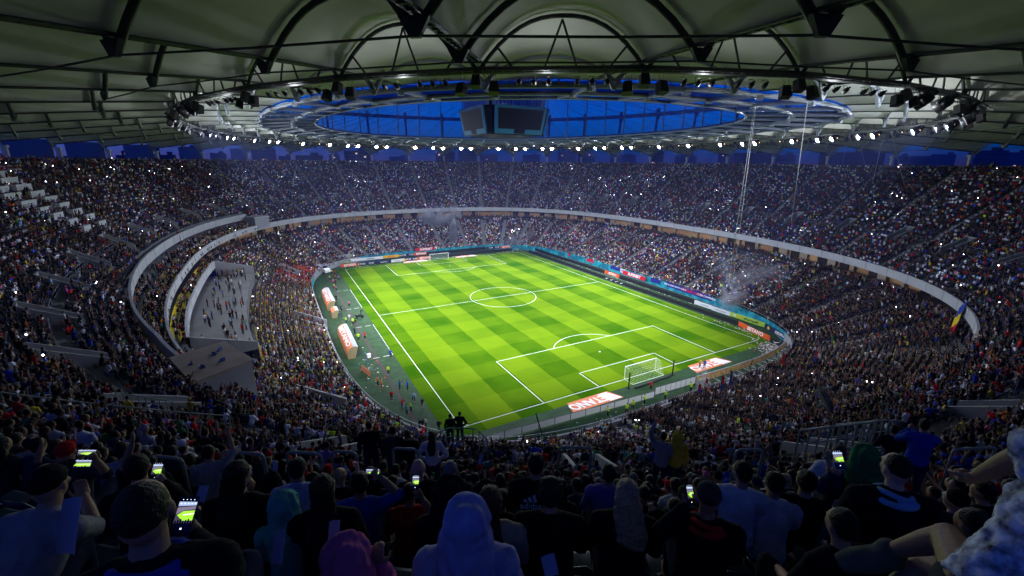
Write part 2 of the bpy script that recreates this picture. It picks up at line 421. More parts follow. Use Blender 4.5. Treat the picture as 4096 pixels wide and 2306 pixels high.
# arches: the three near rows are single parts where the photo shows them large, the rest one part
def near(i, s): return proj(vpt(i, .5, s))[2]
allarch = []
for i in range(40):
    for s in NODE_S: allarch.append((i, s))
def kd(a):
    p = vpt(a[0], .5, a[1]); u, v, z = proj(p); return np.linalg.norm(p-CAM)+(1000 if z < 0 else 0)
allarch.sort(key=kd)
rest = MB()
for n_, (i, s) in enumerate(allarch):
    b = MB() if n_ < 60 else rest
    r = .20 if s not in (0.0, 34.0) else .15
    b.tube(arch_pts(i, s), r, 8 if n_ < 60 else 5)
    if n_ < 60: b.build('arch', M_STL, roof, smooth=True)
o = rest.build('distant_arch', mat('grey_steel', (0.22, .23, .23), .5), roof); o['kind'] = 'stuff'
b = MB()
for i in range(40):
    b.tube(arch_pts(i, -7.0), .16, 6); b.tube(arch_pts(i, -14.0), .14, 6)
    a = inr(i, .5); a2 = a+np.array([0, 0, 2.6])
    x, y, nx, ny = [float(q) for q in RING.at(i)]
    for sg in (-1, 1): b.bar(a-np.array([0, 0, .8]), a+np.array([-ny*sg*1.3, nx*sg*1.3, 1.6]), .28)
o = b.build('inner_arch', M_WST, roof); o['kind'] = 'stuff'
# radial ladders (valley beams)
for i in range(40):
    P0, L = rad(i, 0); b = MB()
    P = [rad(i, s)[0]+np.array([0, 0, .55]) for s in np.linspace(0, L, 12)]
    x, y, nx, ny = [float(q) for q in mainpt(i)]
    T = np.array([-ny, nx, 0])
    for sg in (-.22, .22): b.tube([p+T*sg for p in P], .09, 5)
    for s in np.arange(.5, L, 1.0 if kd((i, 15.)) < 70 else 3.0):
        p = rad(i, s)[0]+np.array([0, 0, .55]); b.bar(p-T*.26, p+T*.26, .08, .16)
    Q = [inr(i, f)+np.array([0, 0, .55]) for f in np.linspace(0, 1, 5)]
    for sg in (-.2, .2): b.tube([q+T*sg for q in Q], .07, 5)
    # node castings where arches land
    for s in NODE_S[1:4]:
        p, _ = rad(i, s*L/34.); u_ = T
        b.add([p-u_*.6+[0, 0, .35], p+u_*.6+[0, 0, .35], p+u_*.2+[0, 0, -.35], p-u_*.2+[0, 0, -.35]]+[q+np.array([nx, ny, 0])*.25 for q in (p-u_*.6+[0, 0, .35], p+u_*.6+[0, 0, .35], p+u_*.2+[0, 0, -.35], p-u_*.2+[0, 0, -.35])],
              [(0, 1, 2, 3), (7, 6, 5, 4), (0, 4, 5, 1), (1, 5, 6, 2), (2, 6, 7, 3), (3, 7, 4, 0)])
    b.build('radial_beam', M_STL, roof)
# tie rods round the node rows
for s in NODE_S[1:4]:
    b = MB()
    for i in range(40):
        L0 = rad(i, 0)[1]; L1 = rad((i+1) % 40, 0)[1]
        a = rad(i, s*L0/34.)[0]+[0, 0, -.25]; c = rad((i+1) % 40, s*L1/34.)[0]+[0, 0, -.25]
        b.tube([a, (a+c)/2+[0, 0, -.05], c], .055, 5)
        x, y, nx, ny = [float(q) for q in mainpt(i)]
    b.build('tie_rod', M_STL, roof)
# light ring: tube, lower catwalk chord, W webs up to the first arch
LR = np.array([rad(i, 0)[0] for i in range(40)])
for i in range(40):
    a, c = LR[i], LR[(i+1) % 40]; b = MB()
    b.tube([a, c], .26, 8)
    d = (c-a)/np.linalg.norm(c-a); n2 = np.array([-d[1], d[0], 0])
    for sg in (-1, 1): b.tube([a+n2*.55*sg-[0, 0, .1], c+n2*.55*sg-[0, 0, .1]], .07, 5)
    for q in np.linspace(.03, .97, 16): b.bar(a+(c-a)*q-n2*.6-[0, 0, .12], a+(c-a)*q+n2*.6-[0, 0, .12], .07)
    A = [vpt(i, u, 0.0, 0)+[0, 0, -.05] for u in (.12, .5, .88)]
    for (u0, top) in ((.22, A[0]), (.40, A[1]), (.60, A[1]), (.78, A[2])): b.tube([a+(c-a)*u0, top], .085, 5)
    b.build('light_truss', M_STL, roof)
# inner ring: outer, mid and opening tubes with radial beams and louvre panels
def ringpt(C_, t, z): x, y, _, _ = C_.at(t); return np.array([float(x), float(y), z])
ZO, ZM, ZI = 43.3, 43.7, 44.1
for i in range(40):
    b = MB()
    O0, O1 = ringpt(INOUT, i, ZO), ringpt(INOUT, i+1, ZO); M0, M1 = ringpt(INMID, i, ZM), ringpt(INMID, i+1, ZM); I0, I1 = ringpt(OPEN, i, ZI), ringpt(OPEN, i+1, ZI)
    for P, Q, r in ((O0, O1, .22), (M0, M1, .28), (I0, I1, .22)): b.tube([P, Q], r, 8)
    b.bar(O0, M0, .35, .5); b.bar(M0, I0, .3, .45)
    for P in (O0, M0): b.box(P-[0, 0, .25], (.7, .7, .5), rz=i)
    b.build('inner_ring', M_WST, roof)
    b = MB(); up_ = np.array([0, 0, .35])
    for (A0, A1, B0, B1) in ((O0, O1, M0, M1), (M0, M1, I0, I1)):
        N = 10
        for q in range(N):
            f0, f1 = q/N, (q+.86)/N
            b.add([A0+(B0-A0)*f0+up_, A1+(B1-A1)*f0+up_, A1+(B1-A1)*f1+up_*1.5, A0+(B0-A0)*f1+up_*1.5], [(0, 1, 2, 3)])
    b.build('louvre_panel', M_GLASS, roof)
# flying masts on the opening, outer compression ring and its posts, upper cables
M_BLUE = mat('painted_steel', (0.10, 0.12, 0.16), .5)
b = MB()
for i in range(40):
    I0 = ringpt(OPEN, i, ZI); O0 = up(i, 31, 38.6); T0 = up(i, 33, 57.5)
    m = MB(); m.tube([I0, I0+[0, 0, 17]], .2, 6); m.build('flying_mast', M_BLUE, roof)
    m = MB(); m.tube([O0, T0], .55, 6); m.bar(T0-[0, 0, 3.2], T0+[0, 0, 1.2], 1.1); m.build('outer_mast', M_BLUE, roof)
    T1 = up(i+1, 33, 57.5); O1 = up(i+1, 31, 40)
    b.bar(T0-[0, 0, 1], T1-[0, 0, 1], 1.2, 1.5)
ob = b.build('compression_ring', M_BLUE, roof)
b = MB()
for i in range(40):
    I0 = ringpt(OPEN, i, ZI); top = I0+[0, 0, 16.5]; T0 = up(i, 33, 57.5); hub = np.array([0, 0, 53.])+np.array([*I0[:2]/np.hypot(*I0[:2])*7, 0])
    b.tube([T0, (T0+top)/2-[0, 0, 1.2], top], .09, 4)
    b.tube([top, (top+hub)/2-[0, 0, 1.0], hub], .07, 4)
    b.tube([I0, (I0+hub)/2+[0, 0, .5], hub], .06, 4)
    b.tube([up(i, 31, 39.), top], .05, 4); b.tube([up(i, 31, 39), up(i+1, 33, 56.5)], .06, 4); b.tube([up(i+1, 31, 39), up(i, 33, 56.5)], .06, 4)
    for f in (.3, .55, .8):
        pa = I0+(hub-I0)*f+[0, 0, .4*4*f*(1-f)]; pb = top+(hub-top)*f-[0, 0, 1.*4*f*(1-f)]
        b.tube([pa, pb], .04, 4)
o = b.build('roof_cable', M_BLUE, roof); o['kind'] = 'stuff'
# ---------------------------------------------------------------- video cube
cube = empty('video_cube', (0, 0, 0), label='four-sided black screen cube in teal frames hanging under the roof opening', cat='scoreboard'); cube.scale = (1.33,)*3; cube.location = (0, 0, -42.4*.33)
M_TEAL = mat('teal_frame', (0.004, 0.10, 0.15), .6); M_SCR = mat('dark_screen', (0.006, 0.006, 0.008), .6, spec=.1); M_FAB = mat('folded_membrane', (.30, .31, .38), .6, var=.3, vscale=1)
for q in range(4):
    a = q*PI/2+0.0; d = np.array([math.cos(a), math.sin(a), 0]); s_ = np.array([-math.sin(a), math.cos(a), 0])
    def F_(x, z, o): return d*(6.0+o+(z-42.4)*.20)+s_*x+np.array([0, 0, z])
    def quad(b, x0, x1, z0, z1, o, th=.3, tp=1.0):
        V = [F_(x0*tp, z0, o), F_(x1*tp, z0, o), F_(x1, z1, o), F_(x0, z1, o)]; V2 = [v-d*th for v in V]
        b.add(V+V2, [(0, 1, 2, 3), (7, 6, 5, 4), (0, 4, 5, 1), (1, 5, 6, 2), (2, 6, 7, 3), (3, 7, 4, 0)])
    b = MB(); quad(b, -5.2, 5.2, 42.4, 47.0, 0, tp=.92); fr_ = b.build('screen_frame', M_TEAL, cube)
    b = MB(); quad(b, -4.6, 4.6, 43.2, 46.5, .03, .1, .93); quad(b, -1.1, 1.1, 42.45, 43.25, .03, .1); b.build('screen', M_SCR, fr_)
    b = MB()
    for k in range(14):     # folded fabric garage above the screens
        x0, x1 = -5+k*10/14, -5+(k+.8)*10/14
        V = [d*5.8+s_*x0*1.0+[0, 0, 47.1], d*5.8+s_*x1+[0, 0, 47.1], d*6.6+s_*x1*1.1+[0, 0, 51.6], d*6.6+s_*x0*1.1+[0, 0, 51.6]]
        b.add(V+[v-d*.5 for v in V], [(0, 1, 2, 3), (7, 6, 5, 4), (0, 4, 5, 1), (1, 5, 6, 2), (2, 6, 7, 3), (3, 7, 4, 0)])
    b.build('fabric_fold', M_FAB, cube)
b = MB(); b.box((0, 0, 42.5), (11, 11, .5), rz=0.0); b.box((0, 0, 44.8), (9.5, 9.5, 4.3), rz=0.0); b.box((0, 0, 49.3), (10.6, 10.6, 4.4), rz=0.0); b.build('cube_core', M_SCR, cube)
for i in range(0, 40, 5):
    I0 = ringpt(OPEN, i, ZI); 
# ---------------------------------------------------------------- floodlights and loudspeakers
M_BLACK = mat('black_housing', (0.012, 0.012, 0.013), .45, var=.2, vscale=8); M_LENS = mat('cold_lens', (.03, .03, .03), .15, spec=.8)
M_ON = mat('lit_lens', (.8, .85, 1), .3, emit=90, ecol=(.78, .87, 1)); M_WARM = mat('dim_lens', (.8, .6, .4), .3, emit=.5, ecol=(1, .55, .25))
def flood_mesh():
    b = MB(); b.ellip((0, 0, 0), (.34, .40, .34), 12, 8); b.bar((0, -.35, 0), (0, -.6, .05), .2); G = [[(q*math.cos(2*PI*k/14), yy, q*math.sin(2*PI*k/14)) for yy, q in ((.1, .36), (.52, .38), (.52, .35), (.1, .33))] for k in range(14)]; b.grid(G, True)
    b.tube([(-.4, 0, 0), (-.4, 0, .8)], .03, 4); b.tube([(.4, 0, 0), (.4, 0, .8)], .03, 4); b.bar((-.42, 0, .8), (.42, 0, .8), .06)
    return b.mesh('floodlight_body', M_BLACK, True)
FM = flood_mesh()
def lens_mesh(m):
    b = MB(); b.ellip((0, .36, 0), (.33, .03, .33), 12, 4); return b.mesh('lens', m)
LM = {0: lens_mesh(M_LENS), 1: lens_mesh(M_ON), 2: lens_mesh(M_WARM)}
def spk_mesh():
    b = MB(); V = [(-.75, -.6, -.85), (.75, -.6, -.85), (.75, .6, -1.0), (-.75, .6, -1.0), (-.55, -.45, .75), (.55, -.45, .75), (.6, .55, .75), (-.6, .55, .75)]
    b.add(V, [(3, 2, 1, 0), (4, 5, 6, 7), (0, 1, 5, 4), (1, 2, 6, 5), (2, 3, 7, 6), (3, 0, 4, 7)])
    for x in (-.4, .4): b.tube([(x, 0, .75), (x*.9, 0, 1.9)], .02, 4)
    b.tube([(0, .3, .75), (0, .3, 1.9)], .02, 4)
    return b.mesh('loudspeaker_body', M_BLACK)
SPM = spk_mesh()
BAYW = {}
def where(p):
    u, v, z = proj(p)
    return u, v, z
NW = lambda x, y: ('north' if y > 0 else 'south')
floods = []
lampsrc = []
for i in range(40):
    a, c = LR[i], LR[(i+1) % 40]; d = (c-a)/np.linalg.norm(c-a); inn = np.array([-d[1], d[0], 0])
    if inn@(-a) < 0: inn = -inn
    rz = math.atan2(inn[1], inn[0])-PI/2
    for q, f in enumerate((.25, .34, .43, .60, .69, .78)):
        p = a+(c-a)*f+[0, 0, -.78]
        on = 1 if q in ((1, 4) if i % 3 else (1,)) else (2 if q % 2 == 0 else 0)
        if i in (9, 13, 38) and q == 4: on = 0
        lit = on == 1 and not 23 <= i <= 28; on = on if not 23 <= i <= 28 else 0
        o = link('floodlight', FM, None, None, tuple(p), rz); o.scale = (1.6 if lit else .5,)*3
        o.rotation_euler = (-.55, 0, rz)
        l = link('lens', LM[on], None, o)
        floods.append((o, p, on, i, q))
    # the lamp's own light, one spot per bay, plus an added uplight
    p = a+(c-a)*.5+inn*.6+[0, 0, -1.4]
    sd = bpy.data.lights.new('floodlight_beam', 'SPOT'); sd.energy = LAMP_W; sd.spot_size = math.radians(73); sd.spot_blend = .9; sd.shadow_soft_size = .5; sd.color = (.88, .92, 1.0)
    tgt = np.array([a[0]*.12, a[1]*.18, 0]); dv = Vector(tgt-p)
    so = bpy.data.objects.new('beam', sd); COL.objects.link(so); host = floods[-5][0]; so.parent = host
    M_ = Matrix.Translation(Vector(p)) @ dv.to_track_quat('-Z', 'Y').to_matrix().to_4x4()
    hm = Matrix.LocRotScale(host.location, host.rotation_euler, None); so.matrix_local = hm.inverted() @ M_
    pd = bpy.data.lights.new('floodlight_spill', 'SPOT'); pd.spot_size = math.radians(166); pd.spot_blend = .5; pd.energy = SPILL_W*(.3 if 23 <= i <= 28 else 1); pd.shadow_soft_size = .3; pd.color = (.9, .95, 1)  # added uplight for the membrane, standing in for back-spill of the lamps
    po = bpy.data.objects.new('spill', pd); COL.objects.link(po); po.parent = host; po.matrix_local = hm.inverted() @ Matrix.Translation(Vector(a+(c-a)*.5+inn*1.6+[0, 0, -1.6])) @ Vector((-inn[0]*.25, -inn[1]*.25, 1)).to_track_quat('-Z', 'Y').to_matrix().to_4x4()
# labels by where each floodlight hangs
ORDN = ['first', 'second', 'third', 'fourth', 'fifth', 'sixth']
def bayword(i):
    # bays are counted from the one straight above the halfway line on the right, anticlockwise
    sides = [('right-hand', 35, 45), ('far end', 5, 15), ('left-hand', 15, 25), ('near end', 25, 35)]
    for n, lo, hi in sides:
        for k in (i, i+40):
            if lo <= k < hi: return n, k-lo
NUMW = ['first', 'second', 'third', 'fourth', 'fifth', 'sixth', 'seventh', 'eighth', 'ninth', 'tenth']
for o, p, on, i, q in floods:
    n, k = bayword(i)
    st = {0: 'unlit black', 1: 'glaring white', 2: 'dim orange'}[on]
    tag(o, f'{st} floodlight, {ORDN[q]} of six in {NUMW[k]} {n} ring bay', 'floodlight', 'floodlights on the light ring')
for i in range(40):
    a = LR[i]; P = LR[i-1]; Nn = LR[(i+1) % 40]; d = (Nn-P)/np.linalg.norm(Nn-P); inn = np.array([-d[1], d[0], 0])
    if inn@(-a) < 0: inn = -inn
    n, k = bayword(i)
    for q, (off, dz, ry) in enumerate(((-1.25, -1.15, -.35), (-.1, -.65, 0), (1.2, -1.1, .35))):
        p = a+d*off+[0, 0, dz-.1]-inn*.2
        o = link('loudspeaker', SPM, None, None, tuple(p), math.atan2(inn[1], inn[0])-PI/2+ry)
        o.rotation_euler[0] = -.25; o.scale = (.5, .5, .5)
        tag(o, f'black box loudspeaker, {("left", "middle", "right")[q]} of three at {NUMW[k]} {n} ring node', 'loudspeaker', 'loudspeakers hung from the light ring')
# ================================================================ pitch and ground
def n_mat_pitch():
    m = bpy.data.materials.new('mown_grass'); m.use_nodes = True; n = m.node_tree; p = n.nodes['Principled BSDF']; L = n.links.new
    tc = n.nodes.new('ShaderNodeTexCoord'); sp = n.nodes.new('ShaderNodeSeparateXYZ'); L(tc.outputs['Object'], sp.inputs[0])
    def math_(op, a, b=None, c=None):
        q = n.nodes.new('ShaderNodeMath'); q.operation = op
        for k, v in enumerate((a, b, c)):
            if v is None: continue
            if isinstance(v, (int, float)): q.inputs[k].default_value = v
            else: L(v, q.inputs[k])
        return q.outputs[0]
    wob = n.nodes.new('ShaderNodeTexNoise'); wob.inputs['Scale'].default_value = .5; L(tc.outputs['Object'], wob.inputs['Vector'])
    wv = math_('MULTIPLY', math_('SUBTRACT', wob.outputs['Fac'], .5), .5)
    sx = math_('GREATER_THAN', math_('FRACT', math_('ADD', math_('MULTIPLY', math_('ADD', sp.outputs[0], wv), 1/11.2), .268)), .5)
    sy = math_('GREATER_THAN', math_('FRACT', math_('ADD', math_('MULTIPLY', math_('ADD', sp.outputs[1], wv), 1/11.0), .23)), .5)
    st = math_('ADD', math_('MULTIPLY', sx, .50), math_('MULTIPLY', sy, .19))
    nz = n.nodes.new('ShaderNodeTexNoise'); nz.inputs['Scale'].default_value = 9; nz.inputs['Detail'].default_value = 6; nz.inputs['Roughness'].default_value = .7; L(tc.outputs['Object'], nz.inputs['Vector'])
    n2 = n.nodes.new('ShaderNodeTexNoise'); n2.inputs['Scale'].default_value = .11; n2.inputs['Detail'].default_value = 4; L(tc.outputs['Object'], n2.inputs['Vector'])
    st2 = math_('ADD', st, math_('MULTIPLY', math_('SUBTRACT', nz.outputs['Fac'], .5), 1.0))
    st3 = math_('ADD', st2, math_('MULTIPLY', math_('ADD', math_('SUBTRACT', n2.outputs['Fac'], .5), .28), 1.0))
    cr = n.nodes.new('ShaderNodeValToRGB'); L(st3, cr.inputs[0])
    cr.color_ramp.elements[0].color = (.014, .078, .0005, 1); cr.color_ramp.elements[0].position = 0
    cr.color_ramp.elements[1].color = (.125, .215, .006, 1); cr.color_ramp.elements[1].position = 1
    L(cr.outputs[0], p.inputs['Base Color']); p.inputs['Roughness'].default_value = .8; p.inputs['Specular IOR Level'].default_value = 0.0
    bp = n.nodes.new('ShaderNodeBump'); bp.inputs['Strength'].default_value = .35; bp.inputs['Distance'].default_value = .05; L(nz.outputs['Fac'], bp.inputs['Height']); L(bp.outputs[0], p.inputs['Normal'])
    return m
M_PITCH = n_mat_pitch()
M_TURF = mat('artificial_turf', (.018, .056, .016), .85, var=.35, vscale=.6, bump=.3, bscale=20)
M_LINE = mat('line_paint', (.8, .82, .78), .7)
M_CITY = mat('city_ground', (.03, .03, .035), .9, var=.3, vscale=.01)
b = MB(); b.add([(-6000, -6000, -.4), (6000, -6000, -.4), (6000, 6000, -.4), (-6000, 6000, -.4)], [(0, 1, 2, 3)]); tag(b.build('ground', M_CITY), kind='structure')
b = MB(); th = np.linspace(0, 2*PI, 200, endpoint=False); x, y = se(th, 47.2, 64.4, 4.1); b.add(np.stack([x, y, 0*x-.004], 1), [tuple(range(200))]); tag(b.build('apron', M_TURF), kind='structure')
b = MB(); b.add([(-36.4, -54.6, 0), (36.8, -54.6, 0), (36.8, 55, 0), (-36.4, 55, 0)], [(0, 1, 2, 3)]); tag(b.build('pitch', M_PITCH), kind='structure')
b = MB(); Z = .006; LW = .10
def ln(x0, y0, x1, y1): b.add([(min(x0, x1)-LW/2, min(y0, y1)-LW/2, Z), (max(x0, x1)+LW/2, min(y0, y1)-LW/2, Z), (max(x0, x1)+LW/2, max(y0, y1)+LW/2, Z), (min(x0, x1)-LW/2, max(y0, y1)+LW/2, Z)], [(0, 1, 2, 3)])
def arc(cx, cy, r, a0, a1, n=48):
    A = np.radians(np.linspace(a0, a1, n)); G = np.stack([np.stack([cx+(r+e)*np.cos(A), cy+(r+e)*np.sin(A), 0*A+Z+.001], 1) for e in (-LW/2, LW/2)], 1); b.grid(G)
for sx in (-34, 34): ln(sx, -52.5, sx, 52.5)
for sy in (-52.5, 0, 52.5): ln(-33.86, sy, 33.86, sy)
arc(0, 0, 9.15, 0, 360, 90)
for s in (-1, 1):
    for hx, dp in ((20.16, 16.5), (9.16, 5.5)):
        for e in (-1, 1): ln(e*hx, s*(52.5-dp), e*hx, s*52.36)
        ln(-hx+.15, s*(52.5-dp), hx-.15, s*(52.5-dp))
    al = math.degrees(math.acos(5.5/9.15)); base = 90 if s < 0 else -90
    arc(0, s*41.5, 9.15, base-al, base+al, 30); arc(0, s*41.5, .15, 0, 360, 10); 
    for e in (-1, 1): arc(e*34, s*52.5, 1.0, {(1, 1): 180, (-1, 1): 270, (-1, -1): 0, (1, -1): 90}[(e, s)], {(1, 1): 270, (-1, 1): 360, (-1, -1): 90, (1, -1): 180}[(e, s)], 10)
tag(b.build('pitch_markings', M_LINE), kind='structure')
b = MB()     # broken technical-area lines on the left apron
for y0, y1 in ((8, 26), (-24, -6)):
    for y_ in np.arange(y0, y1, 1.1): b.add([(-36.6, y_, Z), (-36.5, y_, Z), (-36.5, y_+.7, Z), (-36.6, y_+.7, Z)], [(0, 1, 2, 3)])
    for y_ in (y0, y1):
        for x_ in (-40.3, -38.4): b.add([(x_, y_, Z), (x_+1.2, y_, Z), (x_+1.2, y_+.12, Z), (x_, y_+.12, Z)], [(0, 1, 2, 3)])
tag(b.build('technical_area_markings', M_LINE), kind='structure')
b = MB(); b.add([(-40.9, 50, .002), (-39.6, -56, .002), (-39.0, -56, .002), (-40.3, 50, .002)], [(0, 1, 2, 3)]); tag(b.build('drain_strip', mat('drain', (.05, .04, .035), .8)), kind='structure')
# ================================================================ people: blob-modelled figures
def blob(name, mb, voxel, smooth=3, disp=0.0, dscale=8.0, fold=0.0):
    me = mb.mesh('tmp'); o = bpy.data.objects.new('tmp', me); COL.objects.link(o)
    md = o.modifiers.new('r', 'REMESH'); md.mode = 'VOXEL'; md.voxel_size = voxel; md.use_smooth_shade = True
    if smooth: ms = o.modifiers.new('s', 'SMOOTH'); ms.factor = .5; ms.iterations = smooth
    dg = bpy.context.evaluated_depsgraph_get(); dg.update(); ev = o.evaluated_get(dg); out = bpy.data.meshes.new_from_object(ev)
    bpy.data.objects.remove(o); bpy.data.meshes.remove(me); out.name = name
    if disp or fold:
        n = len(out.vertices); co = np.empty(n*3); out.vertices.foreach_get('co', co); co = co.reshape(-1, 3)
        no = np.empty(n*3); out.vertices.foreach_get('normal', no); no = no.reshape(-1, 3)
        r = np.random.default_rng(abs(hash(name)) % 999 if False else n % 997); d = np.zeros(n)
        if disp:
            for k in range(14):
                w = r.normal(size=3)*dscale*(1+k*.35); d += np.sin(co@w+r.uniform(0, 6))*disp/(1+.35*k)
        if fold:    # long soft creases
            for k in range(9):
                w = r.normal(size=3)*np.array([1.6, 1, .55])*11*(1+.3*k); d += (np.abs(np.sin(co@w+r.uniform(0, 6)+2*np.sin(co[:, 2]*7+k)))-.6)*fold/(1+.25*k)
        co += no*d[:, None]*.35; out.vertices.foreach_set('co', co.ravel()); out.update()
    for p in out.polygons: p.use_smooth = True
    return out
def etube(b, pts, rx, ry, n=14, lat=(1, 0, 0)):      # elliptical tube with rounded ends
    P = np.asarray(pts, float); k = len(P); T = np.gradient(P, axis=0); T /= np.linalg.norm(T, axis=1, keepdims=True)
    lat = np.array(lat, float); V = []
    def ringv(c, t, ax, ay):
        x = lat-t*(lat@t); x /= np.linalg.norm(x); y = np.cross(t, x)
        return [c+ax*math.cos(a)*x+ay*math.sin(a)*y for a in np.linspace(0, 2*PI, n, endpoint=False)]
    for i in range(k): V += ringv(P[i], T[i], rx[i], ry[i])
    F = [(i*n+j, i*n+(j+1) % n, (i+1)*n+(j+1) % n, (i+1)*n+j) for i in range(k-1) for j in range(n)]
    F += [tuple(range(n-1, -1, -1)), tuple((k-1)*n+j for j in range(n))]
    b.add(V, F)
    for q in (0, -1): m = min(rx[q], ry[q]); b.ellip(P[q], (rx[q]*.98, ry[q]*.98, m*.8), 10, 6)
def rot(v, ax, a):
    c, s = math.cos(a), math.sin(a); x, y, z = v
    if ax == 'x': return np.array([x, y*c-z*s, y*s+z*c])
    if ax == 'z': return np.array([x*c-y*s, x*s+y*c, z])
    return np.array([x*c+z*s, y, -x*s+z*c])
class Fig:
    """joints of one figure facing +y, floor at z=0"""
    def __init__(s, sit=True, lean=.12, yaw=0.0, pitch=0.0, armL='lap', armR='lap', w=1.0, legs=None, tall=1.0, tilt=0.0, twist=0.0):
        s.w = w; hz = .50 if sit else .93
        s.hip = np.array([0, 0, hz]); s.up = lambda v: s.hip+rot(rot(np.array(v, float), 'x', -lean), 'z', twist)
        s.waist = s.up((0, 0, .18)); s.chest = s.up((0, .01, .36)); s.neck = s.up((0, -.01, .54)); s.lean = lean
        hb = s.up((0, .015, .59)); s.hc = hb+rot(np.array([0, .02, .125]), 'x', -lean*.3); s.hy, s.hp, s.ht = yaw+twist, pitch, tilt
        s.sh = {-1: s.up((-.185*w, 0, .47)), 1: s.up((.185*w, 0, .47))}
        A = {'lap': ((.25, .10, .22), (.13, .36, .12)), 'side': ((.26, .0, .20), (.27, .06, -.05)), 'phone': ((.24, .20, .27), (.12, .42, .52)),
             'up': ((.30, .10, .74), (.20, .12, 1.0)), 'cross': ((.26, .14, .24), (-.02, .24, .30)), 'chin': ((.22, .25, .22), (.07, .17, .50)),
             'knee': ((.24, .20, .20), (.10, .40, .10)), 'hips': ((.36, -.06, .22), (.2, .05, .05)), 'point': ((.30, .28, .50), (.26, .52, .60)), 'high': ((.27, .16, .60), (.22, .22, .86)), 'clap': ((.25, .20, .28), (.05, .38, .42)), 'none': ((.24, .1, .25), (.2, .3, .1))}
        s.arm = {}
        for sd, k in ((-1, armL), (1, armR)):
            e, h = (A[k] if isinstance(k, str) else k); s.arm[sd] = (s.up((e[0]*sd, e[1], e[2])), s.up((h[0]*sd, h[1], h[2])))
        if sit: L = {sd: ((.10*sd, .02, .50), (.15*sd, .45, .54), (.14*sd, .42, .09), (.15*sd, .56, .04)) for sd in (-1, 1)}
        else: L = {sd: ((.09*sd, 0, .92), (.11*sd, .03, .50), (.12*sd, -.02, .09), (.14*sd, .14, .04)) for sd in (-1, 1)}
        if legs: L.update(legs)
        s.leg = L; s.sit = sit
    def H(s, v):    # head-space to world
        v = rot(np.array(v, float), 'y', s.ht); v = rot(v, 'x', -s.hp); return s.hc+rot(v, 'z', s.hy)
    def HM(s): return np.stack([s.H(e)-s.hc for e in np.eye(3)], 1)
    def torso(s, b, g=0.0, waist=True):
        w = s.w; P = [s.hip, s.waist, s.chest, s.up((0, 0, .46)), s.neck-[0, 0, .01]]
        lat = s.sh[1]-s.sh[-1]; lat /= np.linalg.norm(lat)
        etube(b, P, [(.165+g)*w, (.145+g)*w, (.165+g)*w, (.155+g)*w, .075+g], [(.12+g)*w, (.105+g)*w, (.12+g)*w, .095+g, .065+g], lat=lat)
        b.tube([s.sh[-1], s.up((-.10, 0, .495)), s.up((.10, 0, .495)), s.sh[1]], [.058+g, .064+g, .064+g, .058+g], 10)
        for sd in (-1, 1): b.ellip(s.sh[sd], (.066+g,)*3, 10, 7)
    def sleeve(s, b, g=0.0, frac=2.0, sides=(-1, 1)):   # frac 0..1 upper arm, 1..2 forearm
        for sd in sides:
            S, (E, H) = s.sh[sd], s.arm[sd]
            P = [S, S+(E-S)*.5, E, E+(H-E)*.5, H]; r = [.056, .050, .043, .040, .028]; k = {.5: 2, .7: 3, 1: 3, 1.5: 4, 2: 5}[frac]
            gg = [g, g, g, g*.9, g*.8]
            b.tube(P[:k], [a+c for a, c in zip(r[:k], gg[:k])], 10); b.ellip(P[k-1], (r[k-1]+gg[k-1],)*3, 8, 6)
            if k > 3: b.ellip(E, (.043+g,)*3, 8, 6)
    def hand(s, b, sd, curl=.5, grip=None, detail=True):
        E, Hh = s.arm[sd]; d = Hh-E; d /= np.linalg.norm(d); side = np.cross(d, [0, 0, 1.]); n_ = np.linalg.norm(side)
        side = side/n_ if n_ > .1 else np.array([1., 0, 0]); pal = np.cross(side, d)
        if grip is not None: pal = np.array(grip, float); pal -= d*(pal@d); pal /= np.linalg.norm(pal); side = np.cross(d, pal)
        c = Hh+d*.045; M = np.stack([side, pal, d], 1); b.ellip(c, (.040, .017, .055), 10, 7, M=M); b.ellip(Hh, (.027, .022, .03), 8, 6, M=M)
        if not detail:
            b.ellip(c+d*.06+pal*.02, (.036, .016, .04), 8, 6, M=M); return c
        for k, (o_, L_) in enumerate(((-.030, .072), (-.010, .082), (.010, .076), (.029, .060))):
            p0 = c+d*.045+side*o_; a = curl*1.2; p1 = p0+(d*math.cos(a)+pal*math.sin(a))*L_*.45; a += curl*1.4; p2 = p1+(d*math.cos(a)+pal*math.sin(a))*L_*.32; a += curl*.9; p3 = p2+(d*math.cos(a)+pal*math.sin(a))*L_*.26
            b.tube([p0-d*.02, p0, p1, p2, p3], [.010, .010, .009, .0085, .007], 6)
        tb = c-d*.012-side*.034*1; p1 = tb-side*.022+d*.022+pal*.014; p2 = p1+d*.026-side*.004+pal*.02
        b.tube([tb, p1, p2], [.014, .011, .009], 6); return c
    def head(s, b, ears=True):
        M = s.HM()
        b.ellip(s.H((0, -.005, .02)), (.076, .093, .095), 18, 13, M=M); b.ellip(s.H((0, .022, -.045)), (.055, .066, .068), 14, 10, M=M)
        b.ellip(s.H((0, -.035, -.01)), (.068, .062, .08), 12, 9, M=M)
        b.ellip(s.H((0, .058, -.092)), (.026, .022, .020), 8, 6, M=M)
        b.tube([s.H((0, .082, .022)), s.H((0, .103, -.018)), s.H((0, .100, -.030))], [.009, .014, .012], 6)
        for e in (-1, 1):
            b.ellip(s.H((.030*e, .083, .030)), (.020, .010, .007), 8, 5, M=M); b.ellip(s.H((.040*e, .062, -.02)), (.022, .02, .022), 8, 6, M=M)
            if ears: b.ellip(s.H((.079*e, -.008, -.008)), (.011, .020, .032), 8, 7, M=M)
        b.ellip(s.H((0, .088, -.056)), (.024, .011, .007), 8, 5, M=M); b.ellip(s.H((0, .086, -.067)), (.020, .010, .008), 8, 5, M=M)
